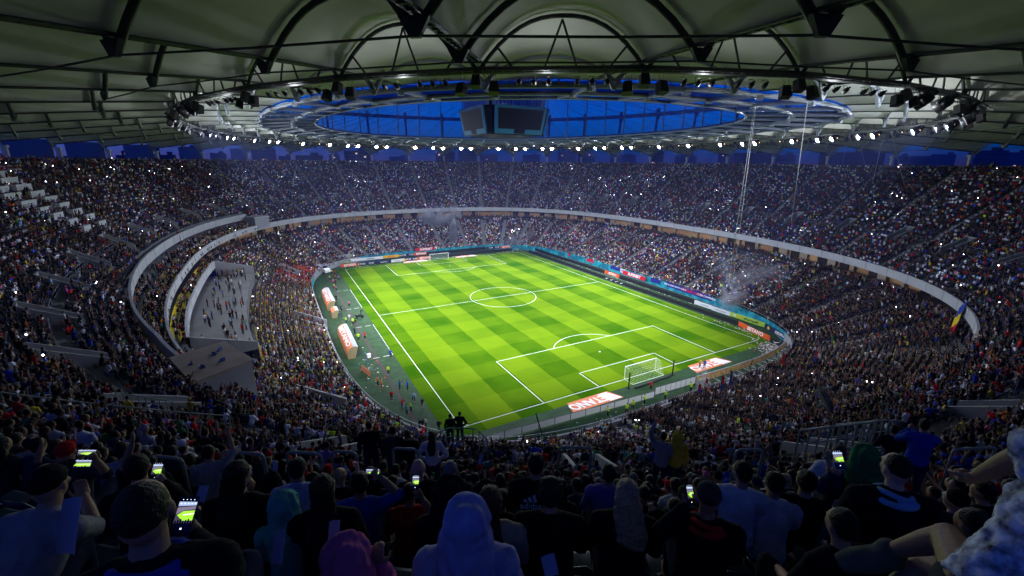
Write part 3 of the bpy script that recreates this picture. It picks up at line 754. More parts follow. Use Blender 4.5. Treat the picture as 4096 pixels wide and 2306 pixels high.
        b.tube([s.neck-[0, 0, .02], s.H((0, -.02, -.09)), s.H((0, -.01, -.05))], [.062, .054, .052], 12)
    def legs(s, b, g=0.0, upto=3):
        for sd in (-1, 1):
            P = [np.array(q, float) for q in s.leg[sd]]
            b.tube([P[0], P[0]+(P[1]-P[0])*.5, P[1]], [.090+g, .076+g, .060+g], 10); b.ellip(P[0], (.092+g,)*3, 8, 6); b.ellip(P[1], (.061+g,)*3, 8, 6)
            if upto > 1: b.tube([P[1], P[1]+(P[2]-P[1])*.35, P[2]], [.058+g, .056+g, .036+g], 10)
    def feet(s, b, g=0.0):
        for sd in (-1, 1):
            P = [np.array(q, float) for q in s.leg[sd]]; d = P[3]-P[2]; b.tube([P[2]-[0, 0, .02], P[2]+d*.5-[0, 0, .02], P[3]+d*.35], [.042+g, .045+g, .034+g], 8); b.ellip(P[2]-d*.2-[0, 0, .03], (.04+g,)*3, 8, 6)
def body_mesh(f, name, voxel=.018, hands=(.5, .5), detail=False, ears=True, grips=(None, None)):
    b = MB(); f.torso(b, -.008); f.head(b, ears); f.sleeve(b, 0, 2); f.legs(b, -.006); f.feet(b)
    for k, sd in enumerate((-1, 1)): f.hand(b, sd, hands[k], grips[k], detail)
    return blob(name, b, voxel, 2)
def shirt_mesh(f, name, voxel=.018, g=.014, sl=2, fold=.006, collar=False):
    b = MB(); f.torso(b, g); f.sleeve(b, g, sl)
    if collar: b.tube([f.up((0, -.015, .53)), f.up((0, -.0, .575))], [.085, .072], 14)
    return blob(name, b, voxel, 2, 0, 8, fold)
def pants_mesh(f, name, voxel=.018, g=.012, fold=.005, short=False):
    b = MB(); f.legs(b, g, 1 if short else 3); etube(b, [f.hip-[0, 0, .03], f.hip+[0, 0, .10]], [.17*f.w, .165*f.w], [.125, .12]); f_ = blob(name, b, voxel, 2, 0, 8, fold); return f_
def hair_mesh(f, name, kind='short', voxel=.012):
    b = MB(); M = f.HM()
    if kind == 'short': b.ellip(f.H((0, -.018, .038)), (.083, .092, .088), 16, 12, M=M); b.ellip(f.H((0, -.045, -.005)), (.073, .058, .075), 12, 9, M=M); d = (.005, 30)
    elif kind == 'curly':
        b.ellip(f.H((0, -.018, .045)), (.092, .10, .092), 16, 12, M=M); b.ellip(f.H((0, -.05, .0)), (.08, .06, .08), 12, 9, M=M)
        r = random.Random(3)
        for k in range(60):
            a, p = r.uniform(0, 2*PI), r.uniform(-.2, 1.5); b.ellip(f.H((.09*math.cos(p)*math.cos(a), -.018+.098*math.cos(p)*math.sin(a)*(1 if math.sin(a) < 0 else .8), .045+.09*math.sin(p))), (.018,)*3, 6, 5)
        d = (.004, 60)
    elif kind == 'buzz': b.ellip(f.H((0, -.014, .026)), (.079, .091, .093), 16, 12, M=M); d = (.0015, 80)
    elif kind == 'long':
        b.ellip(f.H((0, -.018, .038)), (.088, .096, .090), 16, 12, M=M)
        etube(b, [f.H((0, -.05, .0)), f.H((0, -.075, -.12)), f.up((0, -.12, .42)), f.up((0, -.13, .26))], [.085, .09, .11, .07], [.06, .05, .04, .025]); d = (.008, 26)
    elif kind == 'ponytail':
        b.ellip(f.H((0, -.018, .038)), (.085, .093, .088), 16, 12, M=M); b.ellip(f.H((0, -.05, -.005)), (.07, .055, .07), 12, 9, M=M); b.ellip(f.H((0, -.05, .125)), (.034, .034, .030), 10, 8); etube(b, [f.H((0, -.06, .03)), f.H((0, -.085, -.10)), f.up((0, -.10, .50))], [.088, .098, .07], [.06, .05, .035])
        etube(b, [f.H((.0, -.05, .0)), f.H((.015, -.08, -.12)), f.up((.05, -.10, .44)), f.up((.09, -.10, .36))], [.085, .11, .12, .06], [.06, .05, .04, .02]); d = (.009, 24)
    elif kind == 'cap':
        b.ellip(f.H((0, -.008, .045)), (.087, .103, .082), 16, 12, M=M); b.ellip(f.H((0, .11, .045)), (.065, .075, .012), 12, 6, M=M); b.ellip(f.H((0, -.01, .128)), (.01,)*3, 6, 5); d = (.001, 20)
    elif kind == 'beanie': b.ellip(f.H((0, -.02, .048)), (.090, .102, .098), 16, 12, M=M); b.tube([f.H((0, -.02, .0)), f.H((0, -.02, .03))], [.092, .092], 16); d = (.003, 30)
    elif kind == 'hood':
        b.ellip(f.H((0, -.03, .025)), (.122, .135, .128), 18, 13, M=M); b.ellip(f.H((0, -.05, -.06)), (.125, .115, .11), 14, 10, M=M)
        etube(b, [f.H((0, -.03, -.06)), f.up((0, -.05, .53)), f.up((0, -.06, .44))], [.13, .15, .165], [.115, .11, .09]); d = (.004, 16)
        c_ = f.up((0, -.01, .50)); b.tube([c_+np.array([.135*math.cos(a), .105*math.sin(a)-.01, .03*math.sin(a)]) for a in np.linspace(0, 2*PI, 16, endpoint=False)], .034, 8, True)
    me = blob(name, b, voxel, 2 if kind != 'curly' else 1, d[0], d[1], .012 if kind == 'hood' else .0)
    if kind == 'hood':      # draped folds running round the face opening and gathering at the back seam
        n = len(me.vertices); co = np.empty(n*3); me.vertices.foreach_get('co', co); co = co.reshape(-1, 3); no = np.empty(n*3); me.vertices.foreach_get('normal', no); no = no.reshape(-1, 3)
        c0 = f.H((.02, -.15, .03)); r_ = np.linalg.norm((co-c0)*[1.25, 1, .8], axis=1); th_ = np.arctan2(co[:, 2]-c0[2], co[:, 0]-c0[0])
        d = .0062*np.sin(r_*78+1.4*np.sin(th_*2+.6)+.5*np.sin(th_*5))*np.clip((r_-.05)*14, 0, 1); seam = np.abs(co[:, 0]-c0[0]-.0); d -= .004*np.exp(-(seam/.006)**2)*(co[:, 2] > c0[2]-.02)
        co += no*d[:, None]; me.vertices.foreach_set('co', co.ravel()); me.update()
    return me
def cm(nm, c, **k): k.setdefault('rough', .9); k.setdefault('spec', .12); k.setdefault('var', .18); k.setdefault('vscale', 9); k.setdefault('bump', .7); k.setdefault('bscale', 13); return mat(nm, c, **k)
CL = {'black': (.008, .008, .010), 'charcoal': (.035, .036, .04), 'navy': (.012, .018, .06), 'white': (.62, .62, .64), 'grey': (.25, .26, .28), 'red': (.45, .012, .015), 'blue': (.015, .05, .38),
      'green': (.02, .18, .05), 'yellow': (.55, .42, .03), 'brown': (.08, .045, .025), 'teal': (.03, .25, .24), 'pink': (.50, .12, .26), 'purple': (.18, .12, .36), 'orange': (.55, .16, .02),
      'beige': (.40, .33, .24), 'olive': (.07, .08, .04), 'sky blue': (.22, .42, .62), 'lavender': (.36, .37, .60), 'mint': (.10, .38, .30), 'hi-vis yellow': (.50, .75, .03), 'maroon': (.14, .01, .03)}
HC = {'black': (.006, .005, .004), 'dark brown': (.022, .013, .008), 'brown': (.06, .03, .015), 'blond': (.50, .33, .17), 'grey': (.22, .21, .20)}
SKIN = [(.48, .27, .18), (.40, .22, .14), (.55, .34, .25), (.33, .18, .11)]
def clm(n): return cm('cloth_'+n.replace(' ', '_'), CL[n])
def hrm(n): return cm('hair_'+n.replace(' ', '_'), HC[n], rough=.55, spec=.25, var=.3, vscale=38, bump=1.0, bscale=70)
def skm(k): return cm('skin_'+'abcd'[k], SKIN[k], rough=.55, spec=.3, var=.08, bump=.15, bscale=60)
def inst(name, me, m, parent=None):
    o = bpy.data.objects.new(name, me); COL.objects.link(o)
    if parent: o.parent = parent
    if len(me.materials) == 0: me.materials.append(m)
    o.material_slots[0].link = 'OBJECT'; o.material_slots[0].material = m; return o
# ================================================================ seats positions
def axis_gap(t): return np.abs(((t+.5) % 1)-.5)
def seat_rows():
    rows = []
    for tier_, n in (('up', NUP), ('lo', NLO)):
        for j in range(n):
            ts = np.linspace(0, 40, 4001); fn = up if tier_ == 'up' else low
            s0 = us(j)+.42 if tier_ == 'up' else lq(j)+.5/NLO; z = uz(j) if tier_ == 'up' else lz(j)
            P = fn(ts, s0, z); L = np.r_[0, np.cumsum(np.linalg.norm(np.diff(P, axis=0), axis=1))]
            m = int(L[-1]/.50); l = (np.arange(m)+.5)*L[-1]/m; t = np.interp(l, L, ts)
            pos = fn(t, s0, z); x, y, nx, ny = mainpt(t); bay = 17.5 if tier_ == 'up' else 11
            w = axis_gap(t)*np.linalg.norm(np.gradient(pos, axis=0), axis=1)/np.maximum(np.gradient(t), 1e-6)
            ok = w > (.68 if tier_ == 'up' else .92)
            if tier_ == 'up':
                mid = np.abs((t % 1)-.5); ok &= ~((mid < 1.35/NS) & (j >= VJ0-1) & (j <= VJ1)); ok &= ~(isvip(t) & (us(j) < sbal(t)+.4))
                if j == 9: ok &= RNG.random(m) < .35
            else: ok &= ~(ister(t) & (tin(t)*(1-lq(j)) < 10.2))
            rows.append((tier_, j, t[ok], pos[ok], nx[ok], ny[ok]))
    return rows
ROWS = seat_rows()
# ================================================================ the mass of the crowd: one object of instanced figures
def att_mat(name, attr, rough=.9, spec=.1):
    m = bpy.data.materials.new(name); m.use_nodes = True; n = m.node_tree; p = n.nodes['Principled BSDF']
    a = n.nodes.new('ShaderNodeAttribute'); a.attribute_type = 'INSTANCER'; a.attribute_name = attr
    n.links.new(a.outputs['Color'], p.inputs['Base Color']); p.inputs['Roughness'].default_value = rough; p.inputs['Specular IOR Level'].default_value = spec
    return m
AM = [att_mat('crowd_top', 'c1'), att_mat('crowd_trousers', 'c2'), att_mat('crowd_hair', 'c3', .6), att_mat('crowd_skin', 'c4', .6)]
def crowd_fig(sit, arms, lean=.15, hair=0, yaw=0, detail=1):
    f = Fig(sit, lean, yaw=yaw, armL=arms[0], armR=arms[1]); b = MB()
    b.cur = 0
    etube(b, [f.hip, f.waist, f.chest, f.up((0, 0, .47)), f.up((0, 0, .53))], [.18, .165, .19, .20, .09], [.13, .12, .135, .10, .07], 8, lat=f.sh[1]-f.sh[-1])
    for sd in (-1, 1): b.tube([f.sh[sd], f.sh[sd]+(f.arm[sd][0]-f.sh[sd])*.75], [.068, .058], 6)
    b.cur = 3
    for sd in (-1, 1):
        E, H = f.arm[sd]; b.tube([f.sh[sd]+(E-f.sh[sd])*.7, E, H, H+(H-E)*.3], [.045, .042, .030, .035], 5)
    M = f.HM(); b.ellip(f.H((0, .01, -.01)), (.074, .088, .115), 10, 8, M=M); b.tube([f.neck-[0, 0, .03], f.H((0, -.01, -.06))], .055, 6)
    b.cur = 2
    if hair == 0: b.ellip(f.H((0, -.02, .04)), (.084, .093, .092), 10, 7, M=M)
    elif hair == 1: b.ellip(f.H((0, -.02, .04)), (.088, .097, .092), 10, 7, M=M); b.ellip(f.H((0, -.06, -.08)), (.085, .055, .14), 8, 7, M=M)
    else: b.cur = 0; b.ellip(f.H((0, -.01, .045)), (.088, .10, .085), 10, 7, M=M); b.ellip(f.H((0, .11, .045)), (.06, .07, .012), 8, 4, M=M)
    b.cur = 1
    for sd in (-1, 1):
        P = [np.array(q, float) for q in f.leg[sd]]; b.tube(P[:3]+[P[3]], [.095, .07, .045, .045], 6)
    return b.mesh('crowd_figure', AM, True)
CF = [crowd_fig(True, ('lap', 'lap')), crowd_fig(True, ('lap', 'lap'), .25, 1, .3), crowd_fig(True, ('clap', 'clap'), .1, 0, -.5), crowd_fig(True, ('cross', 'cross'), .05, 2), crowd_fig(True, ('lap', 'chin'), .35, 0, .6),
      crowd_fig(True, ('phone', 'phone'), .1, 0), crowd_fig(False, ('side', 'side'), .02), crowd_fig(False, ('clap', 'clap'), .05, 1), crowd_fig(False, ('up', 'up'), .0), crowd_fig(False, ('up', 'side'), .0, 2, .4), crowd_fig(False, ('high', 'high'), .05), crowd_fig(True, ('up', 'lap'), .0, 0)]
for m in CF: m.name = 'crowd_figure'
cc = bpy.data.collections.new('crowd_models')
for k, m in enumerate(CF): o = bpy.data.objects.new('%02d_crowd_figure' % k, m); cc.objects.link(o)
PAL = ['black', 'navy', 'charcoal', 'white', 'grey', 'red', 'blue', 'yellow', 'brown', 'teal', 'pink', 'orange', 'beige', 'olive', 'sky blue', 'green', 'purple', 'maroon', 'hi-vis yellow']
PW = np.array([.27, .15, .09, .16, .065, .065, .05, .02, .025, .01, .008, .012, .03, .02, .02, .008, .01, .012, .006]); PW /= PW.sum()
PA = np.array([CL[k] for k in PAL])
PWD = PW.copy(); PWD[:3] *= 3.0; PWD[3] *= .6; PWD[-1] = 0; PWD /= PWD.sum()
PWU = PW.copy(); PWU[:3] *= 1.5; PWU[0] *= 2.2; PWU[3:] *= .35; PWU /= PWU.sum()
def crowd_points():
    P, R, K, C1, C2, C3, C4, S = [], [], [], [], [], [], [], []
    near_ = []
    for tier_, j, t, pos, nx, ny in ROWS:
        n = len(t); u, v, z = proj(pos.T.copy().T) if False else (None, None, None)
        d = pos+np.array([0, 0, 1.])-CAM; zz = d@cF; uu = 2048+FPX*(d@cR)/np.maximum(zz, .01); vv = 1153-FPX*(d@cU)/np.maximum(zz, .01)
        vis = (zz > .3) & (uu > -160-900/np.maximum(zz, 1)) & (uu < 4256+900/np.maximum(zz, 1)) & (vv < 2306+2200/np.maximum(zz, 1)) & (vv > 0)
        x, y = pos[:, 0], pos[:, 1]
        ultra = (tier_ == 'lo') & (y < -48) & (x > -14) | ((tier_ == 'lo') & (x > 20) & (y < -44))
        occ = np.full(n, .955); occ[(tier_ == 'lo') & (x < -55)] = .9; occ[(tier_ == 'lo') & (x < -44) & (y > 30) & (y < 50)] = .3 if j < 12 else .9
        occ = occ-.22*np.clip(np.sin(t*2.1+j*.35)+np.sin(t*5.3-j*.22+1)+.6*np.sin(t*11+j*.9), 0, 2.5)/2.5*(1 if tier_ == 'up' else .6)
        tone = 1+.28*np.sin(t*1.7+j*.2)+.22*np.sin(t*4.1-j*.31+2)
        keep = vis & (RNG.random(n) < occ)
        dist = np.linalg.norm(d, axis=1)
        for i in np.where(keep)[0]:
            if tier_ == 'up' and dist[i] < NEAR_D: near_.append((dist[i], j, t[i], pos[i], nx[i], ny[i], uu[i], vv[i])); continue
            ul = ultra[i] if hasattr(ultra, '__len__') else ultra
            P.append(pos[i]+RNG.normal(0, [.06, .06, 0])); a = math.atan2(-ny[i], -nx[i])-PI/2; R.append(a+RNG.normal(0, .32))
            k = RNG.choice(12, p=[.02, .02, .03, .02, .02, .03, .16, .18, .15, .12, .22, .03]) if ul else RNG.choice(12, p=[.30, .19, .08, .09, .10, .04, .06, .03, .01, .02, .03, .05])
            K.append(k); C1.append(PA[RNG.choice(len(PA), p=PWU if ul else PW)]*RNG.uniform(.8, 1.5)*tone[i]*(np.array([.95, .95, 1.08]) if tier_ == 'up' else 1)); C2.append(np.array([.02, .025, .04])*RNG.uniform(.4, 3)); q = RNG.random()
            C3.append((.008, .006, .005) if q < .7 else (.05, .028, .015) if q < .9 else (.28, .20, .11)); C4.append(np.array(SKIN[RNG.integers(4)])*RNG.uniform(.35, .65)); S.append(RNG.uniform(.9, 1.06))
    # people standing along the concourse under the long parapet and on the walkways
    def extra(ts, s, z, kinds):
        for t in ts:
            p = up(t, s+RNG.uniform(-.25, .25), z)
            x, y, nx, ny = [float(q) for q in mainpt(t)]; P.append(p); R.append(math.atan2(-ny, -nx)-PI/2+RNG.normal(0, .7)); K.append(RNG.choice(kinds)); C1.append(PA[RNG.choice(len(PA), p=PW)]*.9); C2.append(np.array([.02, .025, .04])); C3.append((.008, .006, .005)); C4.append(SKIN[RNG.integers(4)]); S.append(RNG.uniform(.92, 1.06))
    for s in (.2, 1.0, 1.8): extra([t for t in RNG.uniform(0, 40, 480) if not (isvip(t) and ister(t))], s, 10.77, [6, 6, 7, 9])
    for t in np.arange(0, 40, .031):      # fans standing along the parapet on the near side
        x, y, nx, ny = [float(q) for q in mainpt(t)]
        if (CAM[0]-x)*nx+(CAM[1]-y)*ny > 2 and RNG.random() < .93 and not (isvip(t)): extra([t], .45, 15.1, [6, 7, 6, 10])
    tv = [t for t in RNG.uniform(0, 40, 4500) if isvip(t)]
    extra(tv[:140], 3.6, 15.42, [6, 7, 6]); extra(tv[900:1010], 4.6, 15.42, [6, 7, 6]); extra(tv[110:170], 7, 15.42, [6, 7])
    for k, (s, z) in enumerate(((.55, 14.4), (1.4, 14.75), (2.3, 15.1))): extra(tv[170+k*190:360+k*190], s, z, [0, 1, 4, 7])
    te = [t for t in RNG.uniform(0, 40, 2500) if ister(t)]
    for t in list(te[:75])+list(te[300:420]): extra([t], RNG.uniform(-9.2, -3), 8.82, [6, 6, 7, 9])
    for k, (s, z) in enumerate(((-1.2, 11.6), (-.3, 12.0))): extra(te[90+k*50:140+k*50], s, z, [0, 1, 4])
    return [np.array(q) for q in (P, R, K, C1, C2, C3, C4, S)], near_
NEAR_D = 14.2
(cP, cRt, cK, c1, c2, c3, c4, cS), NEARP = crowd_points()
print('CROWD', len(cP), 'NEAR', len(NEARP))
def gn_scatter(name, P, rots, idx, scl, cols, coll, label, cat):
    me = bpy.data.meshes.new(name); me.vertices.add(len(P)); me.vertices.foreach_set('co', np.asarray(P, float).ravel())
    def fa(n_, a): q = me.attributes.new(n_, 'FLOAT', 'POINT'); q.data.foreach_set('value', np.asarray(a, float))
    fa('rz', rots); fa('sc', scl); q = me.attributes.new('ki', 'INT', 'POINT'); q.data.foreach_set('value', np.asarray(idx, np.int32))
    for n_, c in cols.items():
        q = me.attributes.new(n_, 'FLOAT_COLOR', 'POINT'); q.data.foreach_set('color', np.concatenate([np.asarray(c, float), np.ones((len(c), 1))], 1).ravel())
    me.update(); o = bpy.data.objects.new(name, me); COL.objects.link(o)
    g = bpy.data.node_groups.new(name+'_nodes', 'GeometryNodeTree'); g.interface.new_socket('Geometry', in_out='INPUT', socket_type='NodeSocketGeometry'); g.interface.new_socket('Geometry', in_out='OUTPUT', socket_type='NodeSocketGeometry')
    N = g.nodes; I = N.new('NodeGroupInput'); O = N.new('NodeGroupOutput'); IP = N.new('GeometryNodeInstanceOnPoints'); CI = N.new('GeometryNodeCollectionInfo')
    CI.inputs['Collection'].default_value = coll; CI.inputs['Separate Children'].default_value = True; CI.inputs['Reset Children'].default_value = True
    def na(n_, t): q = N.new('GeometryNodeInputNamedAttribute'); q.data_type = t; q.inputs['Name'].default_value = n_; return q.outputs['Attribute']
    cx = N.new('ShaderNodeCombineXYZ'); g.links.new(na('rz', 'FLOAT'), cx.inputs['Z']); er = N.new('FunctionNodeEulerToRotation'); g.links.new(cx.outputs[0], er.inputs[0])
    mp = N.new('GeometryNodeMeshToPoints'); g.links.new(I.outputs[0], mp.inputs['Mesh'])
    g.links.new(mp.outputs[0], IP.inputs['Points']); g.links.new(CI.outputs[0], IP.inputs['Instance']); IP.inputs['Pick Instance'].default_value = True
    g.links.new(na('ki', 'INT'), IP.inputs['Instance Index']); g.links.new(er.outputs[0], IP.inputs['Rotation']); g.links.new(na('sc', 'FLOAT'), IP.inputs['Scale'])
    g.links.new(IP.outputs[0], O.inputs[0]); m = o.modifiers.new('scatter', 'NODES'); m.node_group = g
    return tag(o, label, cat, kind='stuff')
gn_scatter('crowd', cP, cRt, cK, cS, {'c1': c1, 'c2': c2, 'c3': c3, 'c4': c4}, cc, 'dense crowd of spectators filling both tiers all round the bowl', 'crowd')
# ---------------------------------------------------------------- rows of plastic seats
def seat_bm(b, curl=True):
    P = []
    b.box((0, .02, .43), (.42, .40, .035)); b.box((0, -.19, .42), (.10, .05, .05))
    G = []
    for u in np.linspace(-1, 1, 7):
        x = .22*u; y = -.20+.05*abs(u)**2
        G.append([(x, y+.03, .43), (x, y, .60), (x*.97, y-.03, .72+(.05 if abs(u) < .9 else -.02)), (x*.97, y-.055, .72+(.05 if abs(u) < .9 else -.02)), (x, y-.03, .60), (x, y-.0, .42)])
    b.grid(G); return b
AMS = att_mat('crowd_seat', 'c1', .35, .5)
sm = seat_bm(MB()).mesh('stand_seat', AMS); sc_ = bpy.data.collections.new('seat_models'); sc_.objects.link(bpy.data.objects.new('seat_model', sm))
sP, sR, sC = [], [], []
for tier_, j, t, pos, nx, ny in ROWS:
    d = pos-CAM; zz = d@cF; dist = np.linalg.norm(d, axis=1)
    uu = 2048+FPX*(d@cR)/np.maximum(zz, .01)
    vis = (zz > .3) & (uu > -300) & (uu < 4400)
    west = (tier_ == 'lo') & (pos[:, 0] < -40) & (pos[:, 1] < 60)
    m = vis & (west | ((dist > NEAR_D) & (dist < 60)) | (RNG.random(len(t)) < .25)) & (dist > NEAR_D-1)
    for i in np.where(m)[0]:
        sP.append(pos[i]-[nx[i]*-.12, ny[i]*-.12, 0]); sR.append(math.atan2(-ny[i], -nx[i])-PI/2)
        q = RNG.random(); y_ = (.62, .50, .03); bl = (.03, .07, .20); rd = (.5, .05, .02); w_ = (.4, .38, .3)
        sC.append((.015, .016, .02) if tier_ == 'up' and RNG.random() < .7 else (.55, .07, .02) if (tier_ == 'lo' and 30 < pos[i, 1] < 50 and pos[i, 0] < -44 and j < 12) else y_ if (q < .55 and tier_ == 'lo') else bl if q < .7 else rd if q < .8 else w_ if q < .87 else y_)
tv = np.sort(TT[VIPm])
for k, (s, z) in enumerate(((.75, 14.4), (1.6, 14.75), (2.5, 15.1))):
    for t in np.arange(tv[0], tv[-1], .036):
        if RNG.random() < .35: continue
        x, y, nx, ny = [float(q) for q in mainpt(t)]; sP.append(up(t, s, z)); sR.append(math.atan2(-ny, -nx)-PI/2); sC.append((.75, .58, .02))
te = np.sort(TT[TERm])
for k, (s, z) in enumerate(((-1.0, 11.6), (-.15, 12.0))):
    for t in np.arange(te[0], te[-1], .036): x, y, nx, ny = [float(q) for q in mainpt(t)]; sP.append(up(t, s, z)); sR.append(math.atan2(-ny, -nx)-PI/2); sC.append((.75, .58, .02))
gn_scatter('stand_seats', sP, sR, np.zeros(len(sP), int), np.ones(len(sP)), {'c1': sC}, sc_, 'rows of yellow, red and blue plastic stadium seats among the crowd', 'seats')
# phone torches and screens glowing among the far spectators
tb_ = MB(); sel = RNG.choice(len(cP), 420, replace=False)
for i in sel:
    p = cP[i]; d = np.linalg.norm(p-CAM)
    if d < 45: continue
    s_ = RNG.uniform(.025, .06); tb_.ellip(p+[RNG.uniform(-.2, .2), RNG.uniform(-.2, .2), RNG.uniform(1.0, 1.5)], (s_,)*3, 5, 4)
tag(tb_.build('phone_lights', mat('phone_torch', (1, 1, 1), .4, emit=9.0, ecol=(.9, .95, 1))), 'tiny white phone lights scattered through the far crowd', 'phone lights', kind='stuff')
# ================================================================ the people closest to the camera
_tg = np.linspace(25, 29.5, 451)
def inv_ts(x, y):
    X, Y, NX, NY = mainpt(_tg); dx, dy = x-X, y-Y; cr = dx*NY-dy*NX; k = int(np.argmin(np.abs(cr)+1000*((dx*NX+dy*NY) < 0)))
    return _tg[k], dx[k]*NX[k]+dy[k]*NY[k], NX[k], NY[k]
def rowfloor(s):
    j = (s-.4)/.8 if s < 8.4 else (s-1.3)/.8
    j = int(max(0, min(NUP-1, math.floor(j)))); return uz(j), j
POSES = [dict(), dict(lean=.3, yaw=.35), dict(lean=.05, yaw=-.4, armL='cross', armR='cross'), dict(lean=.4, armL='knee', armR='chin', yaw=.1, pitch=.1), dict(armR='phone', armL='lap', pitch=-.1), dict(lean=.15, armL='clap', armR='clap', yaw=-.2), dict(lean=.2, yaw=.9), dict(lean=.1, armL='up', armR='lap', yaw=.2)]
GP = []
for k, po in enumerate(POSES):
    f = Fig(True, **{**dict(lean=.12), **po}); slv = (.7, 2, 2, .7, .7, 2, .7, .7)[k]
    GP.append((f, body_mesh(f, 'person_body', .021, ears=True), shirt_mesh(f, 'shirt', .022, .016, slv), pants_mesh(f, 'trousers', .024), {h: hair_mesh(f, h, h, .017) for h in (('short', 'cap', 'long', 'curly') if k % 2 else ('short', 'beanie', 'ponytail', 'hood', 'buzz'))}))
RWN = ['nearest', 'second', 'third', 'fourth', 'fifth', 'sixth', 'seventh', 'eighth', 'ninth', 'tenth', 'eleventh', 'twelfth', 'thirteenth', 'fourteenth', 'fifteenth']
POST = ['sitting with hands on lap', 'leaning forward with head turned right', 'with folded arms looking left', 'leaning on the knees, chin in hand', 'with one hand raised in front', 'clapping', 'looking far right', 'with left arm raised']
HAIRT = {'short': '{} short hair', 'cap': '{} cap', 'long': 'long {} hair', 'curly': 'curly {} hair', 'beanie': '{} beanie', 'ponytail': '{} ponytail', 'hood': '{} hood up', 'buzz': 'cropped {} hair'}
HEROXY = []
NPEOPLE = [0]
def phone(loc, facing_to, h=.150, w=.072, roll=0.0, label='', bright=1.0, tilt=0.0):
    root = empty('smartphone', tuple(loc), label=label, cat='phone', group='phones held up by spectators')
    y = np.array(loc, float)-np.array(facing_to, float); y /= np.linalg.norm(y)      # screen faces the viewer (away from y)
    x = cR-y*(cR@y); x /= np.linalg.norm(x); z = np.cross(x, y)
    M = Matrix(((x[0], y[0], z[0]), (x[1], y[1], z[1]), (x[2], y[2], z[2]))).to_4x4() @ Matrix.Rotation(roll, 4, 'Y') @ Matrix.Rotation(tilt, 4, 'Z')
    root.matrix_world = Matrix.Translation(Vector(loc)) @ M
    b = MB(); b.box((0, .005, 0), (w, .009, h)); b.box((w*.25, .012, h*.35), (w*.35, .006, w*.35)); b.build('case', M_BLACK, root)
    vert = abs(roll) < .8
    b = MB(); W_, H_ = w*.44, h*.46; yy = -.0005
    def q(x0, x1, z0, z1, mi, dy=0): b.cur = mi; b.add([(x0, yy-dy, z0), (x1, yy-dy, z0), (x1, yy-dy, z1), (x0, yy-dy, z1)], [(0, 1, 2, 3)])
    q(-W_, W_, -H_, H_, 0)
    # the picture on the screen: roof lamps, stands, green pitch wedge, dark heads below
    def P_(pts, mi, dy): b.cur = mi; b.add([((X*W_ if vert else -Z*W_), yy-dy, (Z*H_ if vert else X*H_)) for X, Z in pts], [tuple(range(len(pts)))])
    lo, hi = (-.42, .78) if vert else (-.82, .82); S = lambda Z: lo+(hi-lo)*Z
    P_([(-1, S(0)), (1, S(0)), (1, S(1)), (-1, S(1))], 4, .0003); P_([(-1, S(.80)), (1, S(.84)), (1, S(1)), (-1, S(1))], 3, .0005); P_([(-1, S(.42)), (-.2, S(.60)), (1, S(.66)), (1, S(.80)), (-1, S(.72))], 2, .0005)
    P_([(-.85, S(.38)), (-.25, S(.56)), (1, S(.60)), (1, S(.14)), (-.1, S(.12))], 1, .0007); P_([(-.2, S(.40)), (1, S(.47)), (1, S(.44)), (-.15, S(.37))], 5, .0009)
    for k in range(5): X = -.8+.4*k; P_([(X, S(.9)), (X+.1, S(.9)), (X+.1, S(.93)), (X, S(.93))], 5, .0009)
    for k in range(7): X = -.95+.28*k; P_([(X, S(0)), (X+.24, S(0)), (X+.20, S(.12+.04*(k % 3))), (X+.05, S(.13+.04*(k % 3)))], 0, .0009)
    if vert: P_([(-.1, -.75), (.1, -.75), (.1, -.66), (-.1, -.66)], 5, .0005)
    for k in range(4): P_([(-.7+.42*k, .88), (-.62+.42*k, .88), (-.62+.42*k, .92), (-.7+.42*k, .92)], 5, .0005)
    e = bright
    ms = [mat('phone_glass', (.005, .005, .006), .1), mat('phone_green', (.2, .5, .02), .3, emit=.16, ecol=(.45, .95, .05)), mat('phone_crowd', (.3, .3, .3), .3, emit=.05, ecol=(.7, .6, .8)), mat('phone_sky', (.3, .4, .7), .3, emit=.13, ecol=(.55, .7, 1)), mat('phone_dusk', (.1, .1, .1), .3, emit=.02, ecol=(.5, .4, .6)), mat('phone_bright', (1, 1, 1), .3, emit=.3)]
    b.build('screen', ms, root); return root
